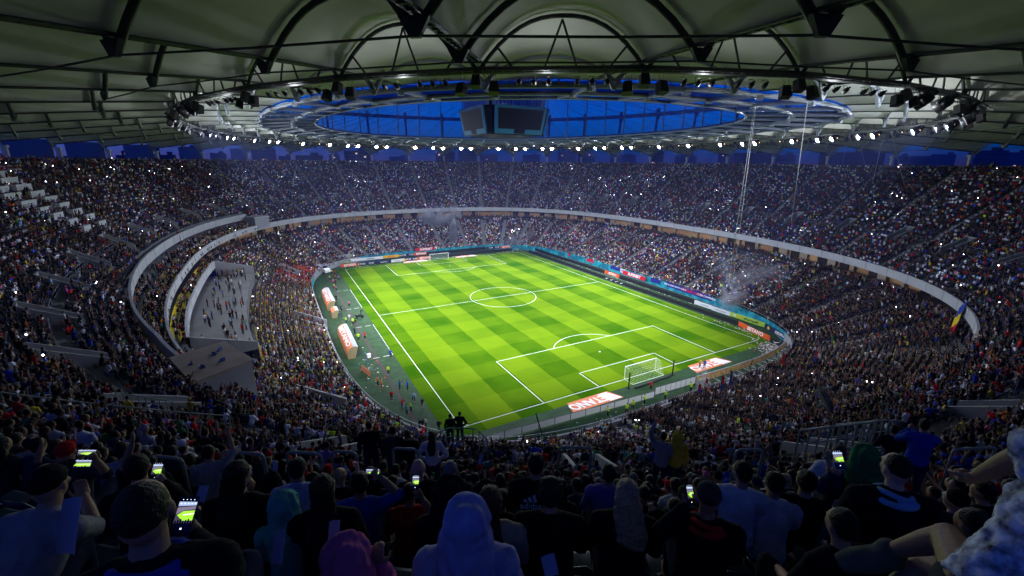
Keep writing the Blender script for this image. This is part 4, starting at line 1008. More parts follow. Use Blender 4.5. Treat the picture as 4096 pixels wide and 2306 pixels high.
def hero(u, v, dep, label, top='black', hair='short', hcol='black', skin=0, sl=2, pose=None, stand=False, tall=1.0, turn=0.0, pcol='navy', collar=False, vox=.013, phone_at=None, phone_kw=None, hands=(.6, .6), detail=False, neckband=None, cat='person', fold=.010, face_cam=False, g=.018, short=False, snap=True, ret=False):
    po = dict(lean=.14); po.update(pose or {})
    pe = atd(u, v, dep); _, _, nx0, ny0 = inv_ts(pe[0], pe[1]); base = math.atan2(-ny0, -nx0)-PI/2; vd = pe-CAM; vh_ = math.atan2(vd[1], vd[0])-PI/2; dl = math.atan2(math.sin(vh_-base), math.cos(vh_-base))
    turn = turn+.5*dl; po['yaw'] = po.get('yaw', 0)+.5*dl-po.get('twist', 0)
    f = Fig(not stand, **po)
    best = None
    for k in np.linspace(.82, 1.22, 41):
        p = atd(u, v, dep*k); t, s, nx, ny = inv_ts(p[0], p[1]); z, j = rowfloor(s); e = abs(p[2]-(z+f.hc[2]*tall))+.25*abs(k-1)
        if best is None or e < best[0]: best = (e, p, z, nx, ny, j)
    e, p, z, nx, ny, j = best
    if not snap: p = atd(u, v, dep)
    rz = math.atan2(-ny, -nx)-PI/2+turn
    cs, sn = math.cos(rz), math.sin(rz); Rm = np.array([[cs, -sn, 0], [sn, cs, 0], [0, 0, 1]])
    org = p-Rm@(f.hc*tall)
    if snap: org[2] = .5*org[2]+.5*z if abs(org[2]-z) < .25 else org[2]
    grips = [None, None]
    if phone_at:
        sd, pu, pv, pd = phone_at; W_ = atd(pu, pv, pd); 
        horiz = (phone_kw or {}).get('roll', 0) != 0
        dirv = (W_-CAM)/np.linalg.norm(W_-CAM)
        hw = W_+np.array([0, 0, -.045 if not horiz else -.0])+dirv*.022+(cR*.03*sd if not horiz else cR*.07*sd)
        Lc = (Rm.T@(hw-org))/tall; S = f.sh[sd]; d = Lc-S; L = np.linalg.norm(d)
        if L > .50: Lc = S+d/L*.50; L = .50; d = Lc-S
        hgt = math.sqrt(max(.29**2-(L/2)**2, .002)); wrist = Lc-np.array([0, 0, .06]); mid = (S+wrist)/2; dn = np.array([.35*sd, .1, -1.0]); dd = d/L; dn = dn-dd*(dn@dd); dn /= np.linalg.norm(dn)
        f.arm[sd] = (mid+dn*hgt, wrist); grips[0 if sd < 0 else 1] = Rm.T@(-dirv)*1.0
    nm = 'person'; b_ = body_mesh(f, 'person_body', vox if not detail else .0075, hands, True, True, grips)
    o = inst(nm, b_, skm(skin)); o.location = tuple(org); o.rotation_euler = (0, 0, rz); o.scale = (tall,)*3
    inst('shirt', shirt_mesh(f, 'shirt', vox, g, sl, fold, collar), clm(top), o)
    inst('trousers', pants_mesh(f, 'trousers', .018, short=short), clm(pcol), o)
    if hair != 'none':
        hm = clm(hcol) if hair in ('cap', 'beanie', 'hood') else hrm(hcol)
        inst({'cap': 'cap', 'beanie': 'beanie', 'hood': 'hood'}.get(hair, 'hair'), hair_mesh(f, hair, hair, .009), hm, o)
    if neckband:
        b = MB(); c_ = f.up((0, -.012, .545)); ax_ = f.up((0, 0, 1))-f.up((0, 0, 0)); A_ = np.linspace(0, 2*PI, 22, endpoint=False)
        b.tube([c_+np.array([.098*math.cos(a), .085*math.sin(a), 0])+ax_*(.012*math.sin(a*2)-.02*math.sin(a)) for a in A_], .021, 8, True); b.tube([c_+np.array([.125*math.cos(a), .105*math.sin(a), 0])-ax_*.03 for a in A_], .024, 8, True)
        inst('collar', blob('collar', b, .008, 2, 0, 8, .004), clm(neckband), o)
    tag(o, label, cat, 'spectators near the camera'); HEROXY.append((org[0], org[1], f.hc[2])); NPEOPLE[0] += 1
    if phone_at:
        kw = dict(label='phone filming the green pitch, held by a spectator'); kw.update(phone_kw or {}); phone(W_, CAM, **kw)
    return (o, f, Rm, org) if ret else o
def lift(f, Rm, org, v): return org+Rm@np.asarray(v)
H1 = hero
H1(577, 2050, 1.80, 'man in dark jacket with blue collar filming on the largest phone', 'black', 'buzz', 'dark brown', 1, 2, dict(lean=.10, yaw=-.35, pitch=-.1), phone_at=(1, 738, 2064, 1.92), phone_kw=dict(label='largest phone, upright, showing the green pitch', h=.155, w=.075), detail=True, hands=(.5, .75), neckband='blue')
H1(548, 1862, 3.0, 'man in black sweater behind the largest phone, filming on a small phone', 'black', 'short', 'dark brown', 0, 2, dict(lean=.2, yaw=-.25), phone_at=(1, 626, 1886, 3.15), phone_kw=dict(label='upright phone with bright pitch left of the steel hoop rail', h=.13, w=.062))
H1(175, 1868, 2.75, 'man in pale grey tee and black cap filming sideways, at the far left', 'grey', 'cap', 'black', 1, .7, dict(lean=.62, yaw=-.75, twist=-.45), tall=.95, phone_at=(1, 318, 1856, 3.1), phone_kw=dict(label='phone held sideways by the man in black cap at far left', roll=PI/2, h=.13, w=.065), detail=True)
H1(485, 1782, 4.7, 'man with glasses in pale grey shirt leaning forward, left of the hoop rail', 'grey', 'short', 'black', 0, .7, dict(lean=.35, yaw=-.6, twist=-.3))
H1(262, 1800, 4.2, 'person in red cap and dark shirt holding a phone high, far left', 'charcoal', 'cap', 'red', 1, .7, dict(lean=.2, yaw=-.4), phone_at=(1, 347, 1812, 4.3), phone_kw=dict(label='sideways phone above the other sideways phone at far left', roll=PI/2, h=.14, w=.07))
H1(953, 1892, 2.95, 'woman with straight black hair in profile, in a black jacket', 'black', 'long', 'black', 2, 2, dict(lean=.25, yaw=-1.0, twist=-.15))
H1(832, 1798, 5.6, 'man in two tone grey tee raising a hand to his face', 'grey', 'short', 'dark brown', 1, .7, dict(lean=.1, yaw=-.6, armR='high'))
H1(1187, 1842, 3.9, 'man in pale lavender polo shirt leaning forward', 'lavender', 'short', 'black', 1, .7, dict(lean=.42, yaw=-.35, armL='hips', armR='knee', twist=-.1), collar=True, detail=True)
H1(1143, 2020, 2.9, 'child with mint green hood up', 'mint', 'hood', 'mint', 0, 2, dict(lean=.15, yaw=-.5), tall=.88, pcol='grey')
H1(1291, 1960, 3.15, 'person with long reddish dark hair in a black jacket', 'black', 'long', 'dark brown', 2, 2, dict(lean=.2, yaw=-.15))
H1(1436, 1932, 3.9, 'man in blue and red jersey filming on a sideways phone', 'blue', 'short', 'black', 1, .7, dict(lean=.1), phone_at=(1, 1490, 1889, 4.0), phone_kw=dict(label='sideways phone with bright green pitch held by the blue jersey man', roll=PI/2, h=.125, w=.062), detail=True)
H1(1638, 1970, 3.7, 'boy in red jersey holding up an upright phone', 'red', 'buzz', 'black', 1, .7, dict(lean=.1), tall=.9, phone_at=(1, 1662, 1930, 3.85), phone_kw=dict(label='upright phone with blue and green screen held by the red jersey boy', h=.13, w=.062), detail=True)
H1(1797, 1972, 3.4, 'person in black shiny jacket with the hood up', 'black', 'hood', 'black', 2, 2, dict(lean=.2))
H1(1672, 1852, 5.0, 'bald man with glasses in a black sweater', 'black', 'none', 'black', 2, 2, dict(lean=.1))
H1(1801, 1857, 5.2, 'man with cropped grey hair and long neck', 'charcoal', 'buzz', 'grey', 2, 2, dict(lean=.1))
H1(1864, 2076, 2.08, 'person in pale blue grey hoodie, hood up, at bottom centre', 'lavender', 'hood', 'lavender', 0, 2, dict(lean=.10), vox=.011, fold=.014, g=.03)
H1(1383, 2236, 2.0, 'child in pink hoodie with hood up and a hand raised', 'pink', 'hood', 'pink', 1, 2, dict(lean=.2, armR=((.16, .20, .44), (.15, .10, .60))), tall=.95, vox=.011, fold=.014, detail=True)
H1(1964, 2004, 2.95, 'woman with long brown hair in cream jacket beside the blue hoodie', 'beige', 'long', 'brown', 2, 2, dict(lean=.15, yaw=-.3))
o_, f_, R_, g_ = H1(2203, 1972, 2.75, 'man with curly dark hair in black high-neck jacket', 'black', 'curly', 'dark brown', 0, 2, dict(lean=.1, w=1.08), collar=True, ret=True)
oT, fT, RT, gT = H1(2144, 1856, 4.3, 'man in black sportswear jersey with three white stripes logo on its back', 'black', 'short', 'black', 1, 2, dict(lean=.15), ret=True, snap=False)
H1(2508, 1972, 2.75, 'woman with blond hair tied up in a dark coat', 'black', 'ponytail', 'blond', 2, 2, dict(lean=.12, yaw=.1), vox=.011)
H1(2437, 1862, 4.6, 'man with glasses in purple shirt', 'purple', 'short', 'black', 0, .7, dict(lean=.15, yaw=.35))
H1(2834, 1978, 2.6, 'man in dark cap with red and blue shirt collar', 'black', 'cap', 'charcoal', 1, 2, dict(lean=.12, yaw=.2, w=1.1), neckband='red', phone_at=(-1, 2762, 1980, 2.95), phone_kw=dict(label='phone edge lighting the face of the man in dark cap', h=.14, w=.07, tilt=.9))
H1(2967, 1890, 3.9, 'boy in white tee with a round dark print on the back', 'white', 'short', 'black', 0, .7, dict(lean=.12, yaw=.75, pitch=.15), tall=.95)
H1(3102, 1900, 3.9, 'man in plain white tee next to the printed white tee', 'white', 'short', 'black', 1, .7, dict(lean=.15, yaw=.45, armL='cross'))
H1(3231, 1893, 4.1, 'man in black top raising his arm over his head', 'black', 'short', 'black', 0, .7, dict(lean=.1, yaw=.5, armR='high'))
H1(3456, 1835, 4.4, 'person in bright green hood looking at an upright phone', 'navy', 'hood', 'green', 1, 2, dict(lean=.15, yaw=.3), phone_at=(-1, 3355, 1838, 3.6), phone_kw=dict(label='upright phone held by the person in the bright green hood', h=.15, w=.072), detail=True)
H1(3582, 1874, 2.75, 'broad man with cropped hair in black jacket with blue collar', 'black', 'buzz', 'black', 2, 2, dict(lean=.18, yaw=.8, w=1.15, twist=.15), vox=.011, neckband='sky blue')
H1(3360, 1800, 6.3, 'man in white hooded top standing up in front of the green hood', 'white', 'buzz', 'dark brown', 1, 2, dict(lean=.05, armL='hips', armR='hips'), stand=True)
# leaning man cut by the right edge: bare arm down to a fist, bare leg and canvas shoe stretched to the left
fR = Fig(True)
fR.hip = atd(4020, 2440, 1.5); fR.neck = atd(4480, 1950, 1.45); _z = fR.neck-fR.hip; _L = np.linalg.norm(_z); _z /= _L; _x = np.cross(cF, _z); _x = -_x/np.linalg.norm(_x)*1.0
if _x@cR < 0: _x = -_x
_y = np.cross(_z, _x)
fR.up = lambda v: fR.hip+_x*v[0]+_y*v[1]+_z*v[2]*(_L/.54)
fR.waist, fR.chest = fR.up((0, 0, .18)), fR.up((0, .01, .36)); fR.hc = fR.neck+_z*.18; fR.hy = -.6; fR.hp = 0
fR.sh = {-1: fR.up((-.19, 0, .47)), 1: fR.up((.19, 0, .47))}
fR.arm = {-1: (atd(4150, 1800, 1.50), atd(3925, 1900, 1.72)), 1: (fR.up((.3, .1, .2)), fR.up((.28, .3, .1)))}
kn = atd(3790, 2150, 1.75); an_ = atd(3560, 2205, 1.95); fR.leg = {-1: (fR.up((-.10, .03, 0)), kn, an_, atd(3420, 2235, 2.02)), 1: (fR.up((.10, .03, 0)), fR.up((.15, .4, -.05)), fR.up((.15, .45, -.45)), fR.up((.15, .58, -.47)))}
tee_ = cm('knotted_tee', (.50, .52, .58), var=.95, vscale=22)
oR = inst('person', body_mesh(fR, 'person_body', .0085, (1.1, .5), True), skm(3)); tag(oR, 'man in knotted pale tee stretching a bare arm and leg in from the right edge', 'person', 'spectators near the camera'); NPEOPLE[0] += 1
inst('shirt', shirt_mesh(fR, 'shirt', .014, .035, .7, .03), tee_, oR); inst('shorts', pants_mesh(fR, 'shorts', .018, short=True) if False else blob('shorts', MB().ellip(fR.hip, (.2, .2, .14), 14, 9), .02), clm('charcoal'), oR); inst('hair', hair_mesh(fR, 'hair', 'short', .012), hrm('brown'), oR)
b = MB(); d_ = fR.leg[-1][3]-an_; b.tube([an_-d_*.25-[0, 0, .03], an_+d_*.4-[0, 0, .03], fR.leg[-1][3]-[0, 0, .01], fR.leg[-1][3]+d_*.45-[0, 0, .01]], [.056, .060, .056, .042], 12); b.ellip(an_, (.058, .058, .05), 12, 8); inst('shoe', blob('shoe', b, .010, 3), cm('shoe_canvas', (.10, .11, .08)), oR)
HEROXY.append((fR.hip[0], fR.hip[1], 1.2))
for (u, v, d, lb, tp, hr, hc_, an) in ((1475, 1702, 12, 'dark man standing with his back to the camera, taller of the standing pair', 'black', 'short', 'black', 'side'), (1570, 1722, 12.5, 'man standing in patterned black top right of the tallest standing man', 'charcoal', 'short', 'black', 'side'),
    (1630, 1738, 12.2, 'man in black tee standing with hands on hips', 'black', 'short', 'brown', 'hips'), (1727, 1742, 13, 'woman in white hoodie standing with hands on hips', 'white', 'long', 'brown', 'hips'), (2655, 1745, 11, 'man in pale shirt standing with his right arm up', 'grey', 'short', 'black', 'up'),
    (2710, 1748, 12, 'person in yellow hood standing near the pale shirted man', 'yellow', 'hood', 'yellow', 'side'), (3700, 1700, 9, 'man in blue jacket standing bent to the left', 'blue', 'short', 'black', 'clap'), (3580, 1720, 9.5, 'man in black jacket standing at the steel rail', 'black', 'short', 'black', 'hips'),
    (1800, 1665, 24, 'silhouette standing left at the stair railing above the corner flag', 'black', 'short', 'black', 'side'), (1838, 1655, 24.5, 'silhouette standing right with a knee raised at the stair railing', 'black', 'short', 'black', 'hips')):
    H1(u, v, d, lb, tp, hr, hc_, 1, 2, dict(lean=.05, armL=an, armR='side' if an == 'up' else an), stand=True, vox=.022)
# sportswear mark on the black jersey's back: three slanted bars over lower-case lettering
def text_mesh(txt, size, ext=.001, bold=0.0, shear=0.0):
    c = bpy.data.curves.new('t', 'FONT'); c.body = txt; c.size = size; c.extrude = ext; c.offset = bold; c.shear = shear; c.align_x = 'CENTER'; c.align_y = 'CENTER'; c.resolution_u = 3
    o = bpy.data.objects.new('t', c); COL.objects.link(o); dg = bpy.context.evaluated_depsgraph_get(); me = bpy.data.meshes.new_from_object(o.evaluated_get(dg)); bpy.data.objects.remove(o); bpy.data.curves.remove(c); return me
def stick_text(name, txt, size, loc, xdir, zdir, m, parent=None, bold=0.0, shear=0.0, ext=.002):
    me = text_mesh(txt, size, ext, bold, shear); me.materials.append(m); o = bpy.data.objects.new(name, me); COL.objects.link(o)
    x = Vector(xdir).normalized(); z = Vector(zdir); z = (z-x*z.dot(x)).normalized(); y = x.cross(z)      # text plane: x right, z up; face towards -y... 
    M = Matrix(((x[0], z[0], -y[0]*-1 if False else x.cross(z)[0], loc[0]), (x[1], z[1], x.cross(z)[1], loc[1]), (x[2], z[2], x.cross(z)[2], loc[2]), (0, 0, 0, 1)))
    if parent is not None: o.parent = parent; bpy.context.view_layer.update(); o.matrix_parent_inverse = parent.matrix_world.inverted()
    o.matrix_world = M; return o
M_PRINT = mat('white_print', (.8, .8, .8), .8)
def back_plane(f, org, Rm, h, side=0.0, off=.17):
    c = lift(f, Rm, org, f.up((side, -off, h))); x = Rm@(f.sh[1]-f.sh[-1]); x /= np.linalg.norm(x); z = Rm@(f.up((0, 0, 1))-f.up((0, 0, 0))); return c, x, z
c, x, z = back_plane(fT, gT, RT, .42, -.04, .150)
stick_text('jersey_logo', 'adidas', .085, c-z*.045, x, z, M_PRINT, oT, bold=.001)
b = MB(); n_ = np.cross(x, z)
for k, hgt in enumerate((.035, .06, .085)):
    p0 = c+x*(-.062+.045*k)-z*.005; a = [p0, p0+x*.034, p0+x*(.034-.0)+z*hgt*.9-x*.0, p0+z*hgt-x*.018*0]
    a = [p0, p0+x*.032, p0+x*.010+z*hgt, p0-x*.018+z*(hgt-.02)]; b.add(a+[q-n_*.002 for q in a], [(0, 1, 2, 3), (7, 6, 5, 4)])
o = b.build('jersey_logo', M_PRINT); o.parent = oT; bpy.context.view_layer.update(); o.matrix_parent_inverse = oT.matrix_world.inverted()
# ---------------------------------------------------------------- the further named rows
seen = {}
NEARP.sort(key=lambda q: q[0])
cnt = 0; rk = {}
for dist, j, t, pos, nx, ny, u, v in NEARP:
    if cnt+NPEOPLE[0] >= 242: break
    if j >= 30: continue
    if not (-60 < u < 4160 and v < 2420): continue
    if any((pos[0]-hx)**2+(pos[1]-hy)**2 < .52**2 for hx, hy, _ in HEROXY): continue
    ph_ = pos+np.array([0, 0, 1.2]); hu, hv, hz_ = proj(ph_)
    if j >= 26 and RNG.random() < .12: continue
    k = int(RNG.choice(8, p=[.26, .16, .12, .12, .10, .08, .10, .06])); f, bm, sh_, pn, hd = GP[k]; hk = list(hd); h = hk[int(RNG.integers(len(hk)))]
    if h in ('hood', 'beanie', 'ponytail', 'curly') and RNG.random() < .45: h = 'short'
    if h not in hd: h = hk[0]
    top = PAL[RNG.choice(len(PAL), p=PWD)] if True else None
    hc_ = ['black', 'black', 'dark brown', 'brown', 'grey', 'blond'][RNG.choice(6, p=[.45, .15, .2, .1, .05, .05])]
    hcl = [top if top != 'white' else 'grey', 'black', 'navy', 'red'][int(RNG.integers(4))] if h in ('cap', 'beanie') else top
    o = inst('person', bm, skm(int(RNG.integers(4)))); sc__ = float(RNG.uniform(.93, 1.04)); o.location = tuple(pos+RNG.normal(0, [.04, .04, 0])); o.rotation_euler = (0, 0, math.atan2(-ny, -nx)-PI/2+float(RNG.normal(0, .18))); o.scale = (sc__,)*3
    inst('shirt', sh_, clm(top), o); inst('trousers', pn, clm(['navy', 'charcoal', 'black', 'grey'][int(RNG.integers(4))]), o)
    garb = h in ('cap', 'beanie', 'hood'); inst({'cap': 'cap', 'beanie': 'beanie', 'hood': 'hood'}.get(h, 'hair'), hd[h], clm(hcl) if garb else hrm(hc_), o)
    rk.setdefault(j, []).append((u, o, top, HAIRT[h].format(hcl if garb else hc_), POST[k])); cnt += 1
for j, L in rk.items():
    L.sort(key=lambda q: q[0])
    for n_, (u, o, top, hr, ps) in enumerate(L):
        side = f'{n_+1}' ; rn = RWN[min(14, 30-j)]
        def ordw(k): return {1: '1st', 2: '2nd', 3: '3rd'}.get(k, f'{k}th') if k < 20 else f'{k}'+('st' if k % 10 == 1 else 'nd' if k % 10 == 2 else 'rd' if k % 10 == 3 else 'th')
        if n_ < len(L)/2: w_ = f'{ordw(n_+1)} from left'
        else: w_ = f'{ordw(len(L)-n_)} from right'
        tag(o, f'{hr}, {top} top, {w_} in {rn} row from camera', 'person', 'spectators near the camera')
print('PEOPLE', NPEOPLE[0], cnt)
# ---------------------------------------------------------------- steel hoops, seats and paper clappers near the camera
M_BSEAT = mat('blue_seat_plastic', (.008, .03, .075), .38, spec=.35, var=.1, vscale=6); M_YSEAT = mat('yellow_seat_plastic', (.40, .28, .04), .4, spec=.3)
M_HOOP = mat('painted_rail', (.20, .25, .22), .4, spec=.5)
hoops = [(665, 1830, 6.6, .52, .9, 'n shaped steel hoop rail behind the upright small phone'), (968, 1812, 6.9, .72, .85, 'wide steel hoop rail over the grey tee man'), (1215, 1812, 7.4, .62, .8, 'steel hoop rail behind the lavender polo man'), (1375, 1808, 7.6, .45, .8, 'steel hoop rail right of the lavender polo man'), (1620, 1796, 8.6, .5, .7, 'steel hoop rail left of the corner'), (2300, 1790, 9.5, .7, .6, 'steel hoop rail below the advertising fence'), (3000, 1800, 8.0, .5, .6, 'steel hoop rail beside the green hood'), (3450, 1795, 8.5, .9, .5, 'long hoop rail behind the broad man'), (3900, 1795, 8.5, .9, .5, 'long hoop rail at the right edge')]
for u, v, d, w, h, lb in hoops:
    p = atd(u, v, d); t, s, nx, ny = inv_ts(p[0], p[1]); T = np.array([-ny, nx, 0]); z0, _ = rowfloor(s); top_ = p[2]; P = []
    if T@cR < 0: T = -T
    for a in (180, 150, 120, 90): P.append(p+T*(-w/2+.09)+T*.09*math.cos(math.radians(a))+np.array([0, 0, -.09+.09*math.sin(math.radians(a))]))
    Q = [p+T*(w/2-.09)+T*.09*math.cos(math.radians(a))+np.array([0, 0, -.09+.09*math.sin(math.radians(a))]) for a in (90, 60, 30, 0)]
    a0 = P[0].copy(); a0[2] = min(z0, top_-.6); b0 = Q[-1].copy(); b0[2] = a0[2]
    b = MB(); b.tube([a0]+P+Q+[b0], .026, 10); o = b.build('hoop_rail', M_HOOP, smooth=True); tag(o, lb, 'handrail', 'steel hoop rails along the gangway')
def seat_obj(x, y, z, rz, m, lb, name='stadium_chair'):
    r = empty(name, (x, y, z), rz, lb, 'chair', 'plastic chairs near the camera'); b = MB()
    U = np.linspace(-1, 1, 15); G = []
    for q in U:
        w = .225*q; c = abs(q); G.append([(w, -.17+.05*c*c, .44), (w, -.205+.05*c*c, .60), (w*1.0, -.235+.05*c*c, .74-.10*max(0, c-.55)**1.2*3), (w*1.02, -.262+.05*c*c, .752-.10*max(0, c-.55)**1.2*3), (w*1.02, -.275+.05*c*c, .72-.10*max(0, c-.55)**1.2*3), (w, -.225+.05*c*c, .58), (w, -.19+.05*c*c, .42)])
    b.grid(G); b.build('backrest', m, r, smooth=True)
    b = MB(); G = []
    for q in U: w = .225*q; c = q*q; G.append([(w, -.18, .44+.03*c), (w, 0, .425+.035*c), (w, .17, .44+.03*c), (w, .21, .425+.02*c), (w, .20, .40+.02*c), (w, -.18, .41+.02*c)])
    b.grid(G); b.build('seat_pan', m, r, smooth=True)
    b = MB(); b.bar((0, -.1, .42), (0, -.22, .10), .05); b.box((0, -.24, .08), (.2, .03, .16)); b.build('bracket', M_STL, r); return r
CHP = seat_obj(0, 0, -50, 0, M_BSEAT, 'x')
CHK = [c.copy() for c in CHP.children]
chairs = []
for tier_, j, t, pos, nx, ny in ROWS:
    if tier_ != 'up' or j < 24 or j > 31: continue
    L = []
    for i in range(len(t)):
        u, v, z = proj(pos[i]+[0, 0, .7])
        if z > .9 and -120 < u < 4216 and v < 2420 and 1.15 < np.hypot(*(pos[i]-CAM)[:2]) < 8.0: L.append((u, i))
    L.sort()
    for n_, (u, i) in enumerate(L):
        r = empty('stadium_chair', tuple(pos[i]+[-nx[i]*.16, -ny[i]*.16, 0]), math.atan2(-ny[i], -nx[i])-PI/2)
        yel = j == 30 and abs(u-3290) == min(abs(q[0]-3290) for q in L)
        for c in CHK:
            d = c.copy(); COL.objects.link(d); d.parent = r; d.name = c.name.split('.')[0]
            if c.name[:7] != 'bracket': d.material_slots[0].link = 'OBJECT'; d.material_slots[0].material = M_YSEAT if yel else M_BSEAT
        def ow(k): return {1: '1st', 2: '2nd', 3: '3rd'}.get(k, f'{k}th')
        w_ = f'{ow(n_+1)} from left' if n_ < len(L)/2 else f'{ow(len(L)-n_)} from right'
        tag(r, f'{"yellow" if yel else "dark blue"} plastic chair, {w_} in the {RWN[31-j]} chair row from camera', 'chair', 'plastic chairs near the camera')
for c in list(CHP.children): bpy.data.objects.remove(c)
bpy.data.objects.remove(CHP)
M_PAPER = mat('white_card', (.34, .36, .45), .8, var=.05)
for u0, v0, u1, v1, d, w, lb in ((283, 1998, 252, 2225, 2.05, .085, 'rolled white card clapper standing beside the lower left seats'), (815, 1945, 795, 2010, 3.2, .07, 'white card clapper left of the woman in profile'), (1120, 2125, 1105, 2260, 2.2, .05, 'folded white card clapper below the mint hood'), (1338, 2085, 1330, 2175, 2.5, .06, 'white card clapper above the pink hood'),
    (2190, 2225, 2210, 2310, 1.9, .06, 'folded white card clapper on the curly man\'s back'), (1925, 1820, 1918, 1858, 5.0, .04, 'small rolled card clapper above the black hood'), (1095, 1845, 1103, 1880, 4.6, .05, 'small card clapper left of the lavender polo man')):
    a, c = atd(u0, v0, d), atd(u1, v1, d*.99); L = np.linalg.norm(a-c); ax = (a-c)/L; side = np.cross(ax, cF); side /= np.linalg.norm(side); nrm = np.cross(side, ax)
    b = MB(); th_ = np.linspace(-1.2, 1.2, 9); G = [[c+side*w*.55*math.sin(q)+nrm*w*.3*math.cos(q)+ax*(L if e else 0)*(1-.03*math.sin(q)) for e in (0, 1)] for q in th_]; G2 = [[p-nrm*.003 for p in r] for r in G]
    b.grid(np.array(G+G2[::-1]), True); tag(b.build('card_clapper', M_PAPER, smooth=False), lb, 'card clapper', 'white card clappers among the seats')
# ================================================================ pitch-side things
def tpt(x, y):
    X, Y, NX, NY = mainpt(np.linspace(0, 40, 4001)); dx, dy = x-X, y-Y; s = dx*NX+dy*NY; cr = dx*NY-dy*NX
    k = int(np.argmin(np.abs(cr)+1000*(s < -45))); return k/100., s[k]
# front wall: plain concrete all round, printed teal cladding on the north and east
sheet('front_wall', TT, [(0, 0)]*2, M_CONCL) if False else None
def frontband(name, t0, t1, o, z0, z1, m, th=.12, n=160, lab=None):
    ts = np.linspace(t0, t1, n); b = MB(); T = tin(ts)
    G = np.stack([up(ts, -T-o, z0), up(ts, -T-o, z1), up(ts, -T-o+th, z1), up(ts, -T-o+th, z0)], 1); b.grid(G); ob = b.build(name, m, stadium)
    if lab: ob['label'] = lab
    return ob
frontband('front_wall', 0, 40, .0, -.1, 2.0, M_CONCL, .25, 641)
M_TEALP = mat('teal_print', (.01, .26, .34), .55)
_n = M_TEALP.node_tree; _p = _n.nodes['Principled BSDF']; _tc = _n.nodes.new('ShaderNodeTexCoord'); _w = _n.nodes.new('ShaderNodeTexMusgrave') if hasattr(bpy.types, 'ShaderNodeTexMusgrave') and False else _n.nodes.new('ShaderNodeTexNoise')
_w.inputs['Scale'].default_value = .55; _w.inputs['Detail'].default_value = 3; _cr = _n.nodes.new('ShaderNodeValToRGB'); _cr.color_ramp.elements[0].position = .42; _cr.color_ramp.elements[0].color = (.004, .15, .22, 1); _cr.color_ramp.elements[1].position = .6; _cr.color_ramp.elements[1].color = (.02, .36, .42, 1)
_n.links.new(_tc.outputs['Object'], _w.inputs['Vector']); _n.links.new(_w.outputs['Fac'], _cr.inputs[0]); _n.links.new(_cr.outputs[0], _p.inputs['Base Color'])
ta = tpt(-27, 62)[0]; tb = tpt(39.5, -57)[0]-40
frontband('wall_cladding', tb, ta, .06, .1, 2.15, M_TEALP, .08, 420, 'teal printed cladding along the pitch side wall')
frontband('wall_cladding', tpt(-47, 40)[0], tpt(-47, 24)[0], .06, .1, 2.15, M_TEALP, .08, 40, 'short teal cladding beside the technical area')
frontband('front_rail', 0, 40, -.1, 2.62, 2.68, M_STEEL, .05, 641)
# radial dividing walls in the lower tier
def low_wall(p0, p1, h, th, lab, m=M_CONCL, name='vomitory_wall'):
    b = MB(); a, c = np.array(p0, float), np.array(p1, float); d = (c-a)[:2]; d /= np.linalg.norm(d); n_ = np.array([-d[1], d[0], 0])*th/2
    V = [a-n_-[0, 0, .8], c-n_-[0, 0, .8], c-n_+[0, 0, h], a-n_+[0, 0, h], a+n_-[0, 0, .8], c+n_-[0, 0, .8], c+n_+[0, 0, h], a+n_+[0, 0, h]]
    b.add(V, [(0, 1, 2, 3), (7, 6, 5, 4), (3, 2, 6, 7), (0, 3, 7, 4), (1, 5, 6, 2)]); o = b.build(name, m, stadium); o['label'] = lab; return o
def lowz(x, y):
    t, s = tpt(x, y); T = float(tin(t)); q = 1+s/T if T else 0; q = max(0, min(1, q)); return 1.25+9.4*q**1.08
for (u0, v0, u1, v1, lab) in ((1176, 1247, 1306, 1283, 'white slanting wall in the left stand beside the upper dugout'), (1120, 1056, 1203, 1088, 'small white wall low in the left stand'), (1192, 1552, 1386, 1597, 'white wall low in the left stand near the camera')):
    def hitlow(u, v):
        d = ray(u, v)
        for tt in np.arange(60, 220, .4):
            p = CAM+d*tt
            if p[2] < lowz(p[0], p[1])+1.2: return p
    a, c = hitlow(u0, v0), hitlow(u1, v1)
    z0, z1 = lowz(*a[:2]), lowz(*c[:2]); low_wall((a[0], a[1], z0), (c[0], c[1], z1), 1.3, .3, lab)
    d = (c-a)[:2]; d /= np.linalg.norm(d); o_ = np.array([d[1], -d[0]])*2.4; low_wall((a[0]+o_[0], a[1]+o_[1], z0), (c[0]+o_[0], c[1]+o_[1], z1), 1.0, .3, 'second wall of the same stairway')
t_, _ = tpt(38.6, -57.5)
a, c = atz(3255, 1338, 3.2), atz(3515, 1258, 8.0); low_wall(a-[0, 0, 1], c-[0, 0, 1], 1.1, .35, 'grey dividing wall with rail rising through the right corner stand')
b = MB(); b.tube([a+[0, 0, 1.0], c+[0, 0, 1.0]], .04, 6); b.tube([a+[0, 0, .6], c+[0, 0, .6]], .03, 6); b.build('divider_rail', M_STEEL, stadium)
# tunnel mouth in the far left corner
a, c, e = np.array([-43.5, 53.5, 0]), np.array([-38.5, 60, 0]), np.array([-29, 63.5, 0])
for p, q in ((a, c), (c, e)): low_wall(p+[0, 0, .8], q+[0, 0, .8], 2.4, .35, 'pale concrete wall of the corner tunnel', name='tunnel_wall')
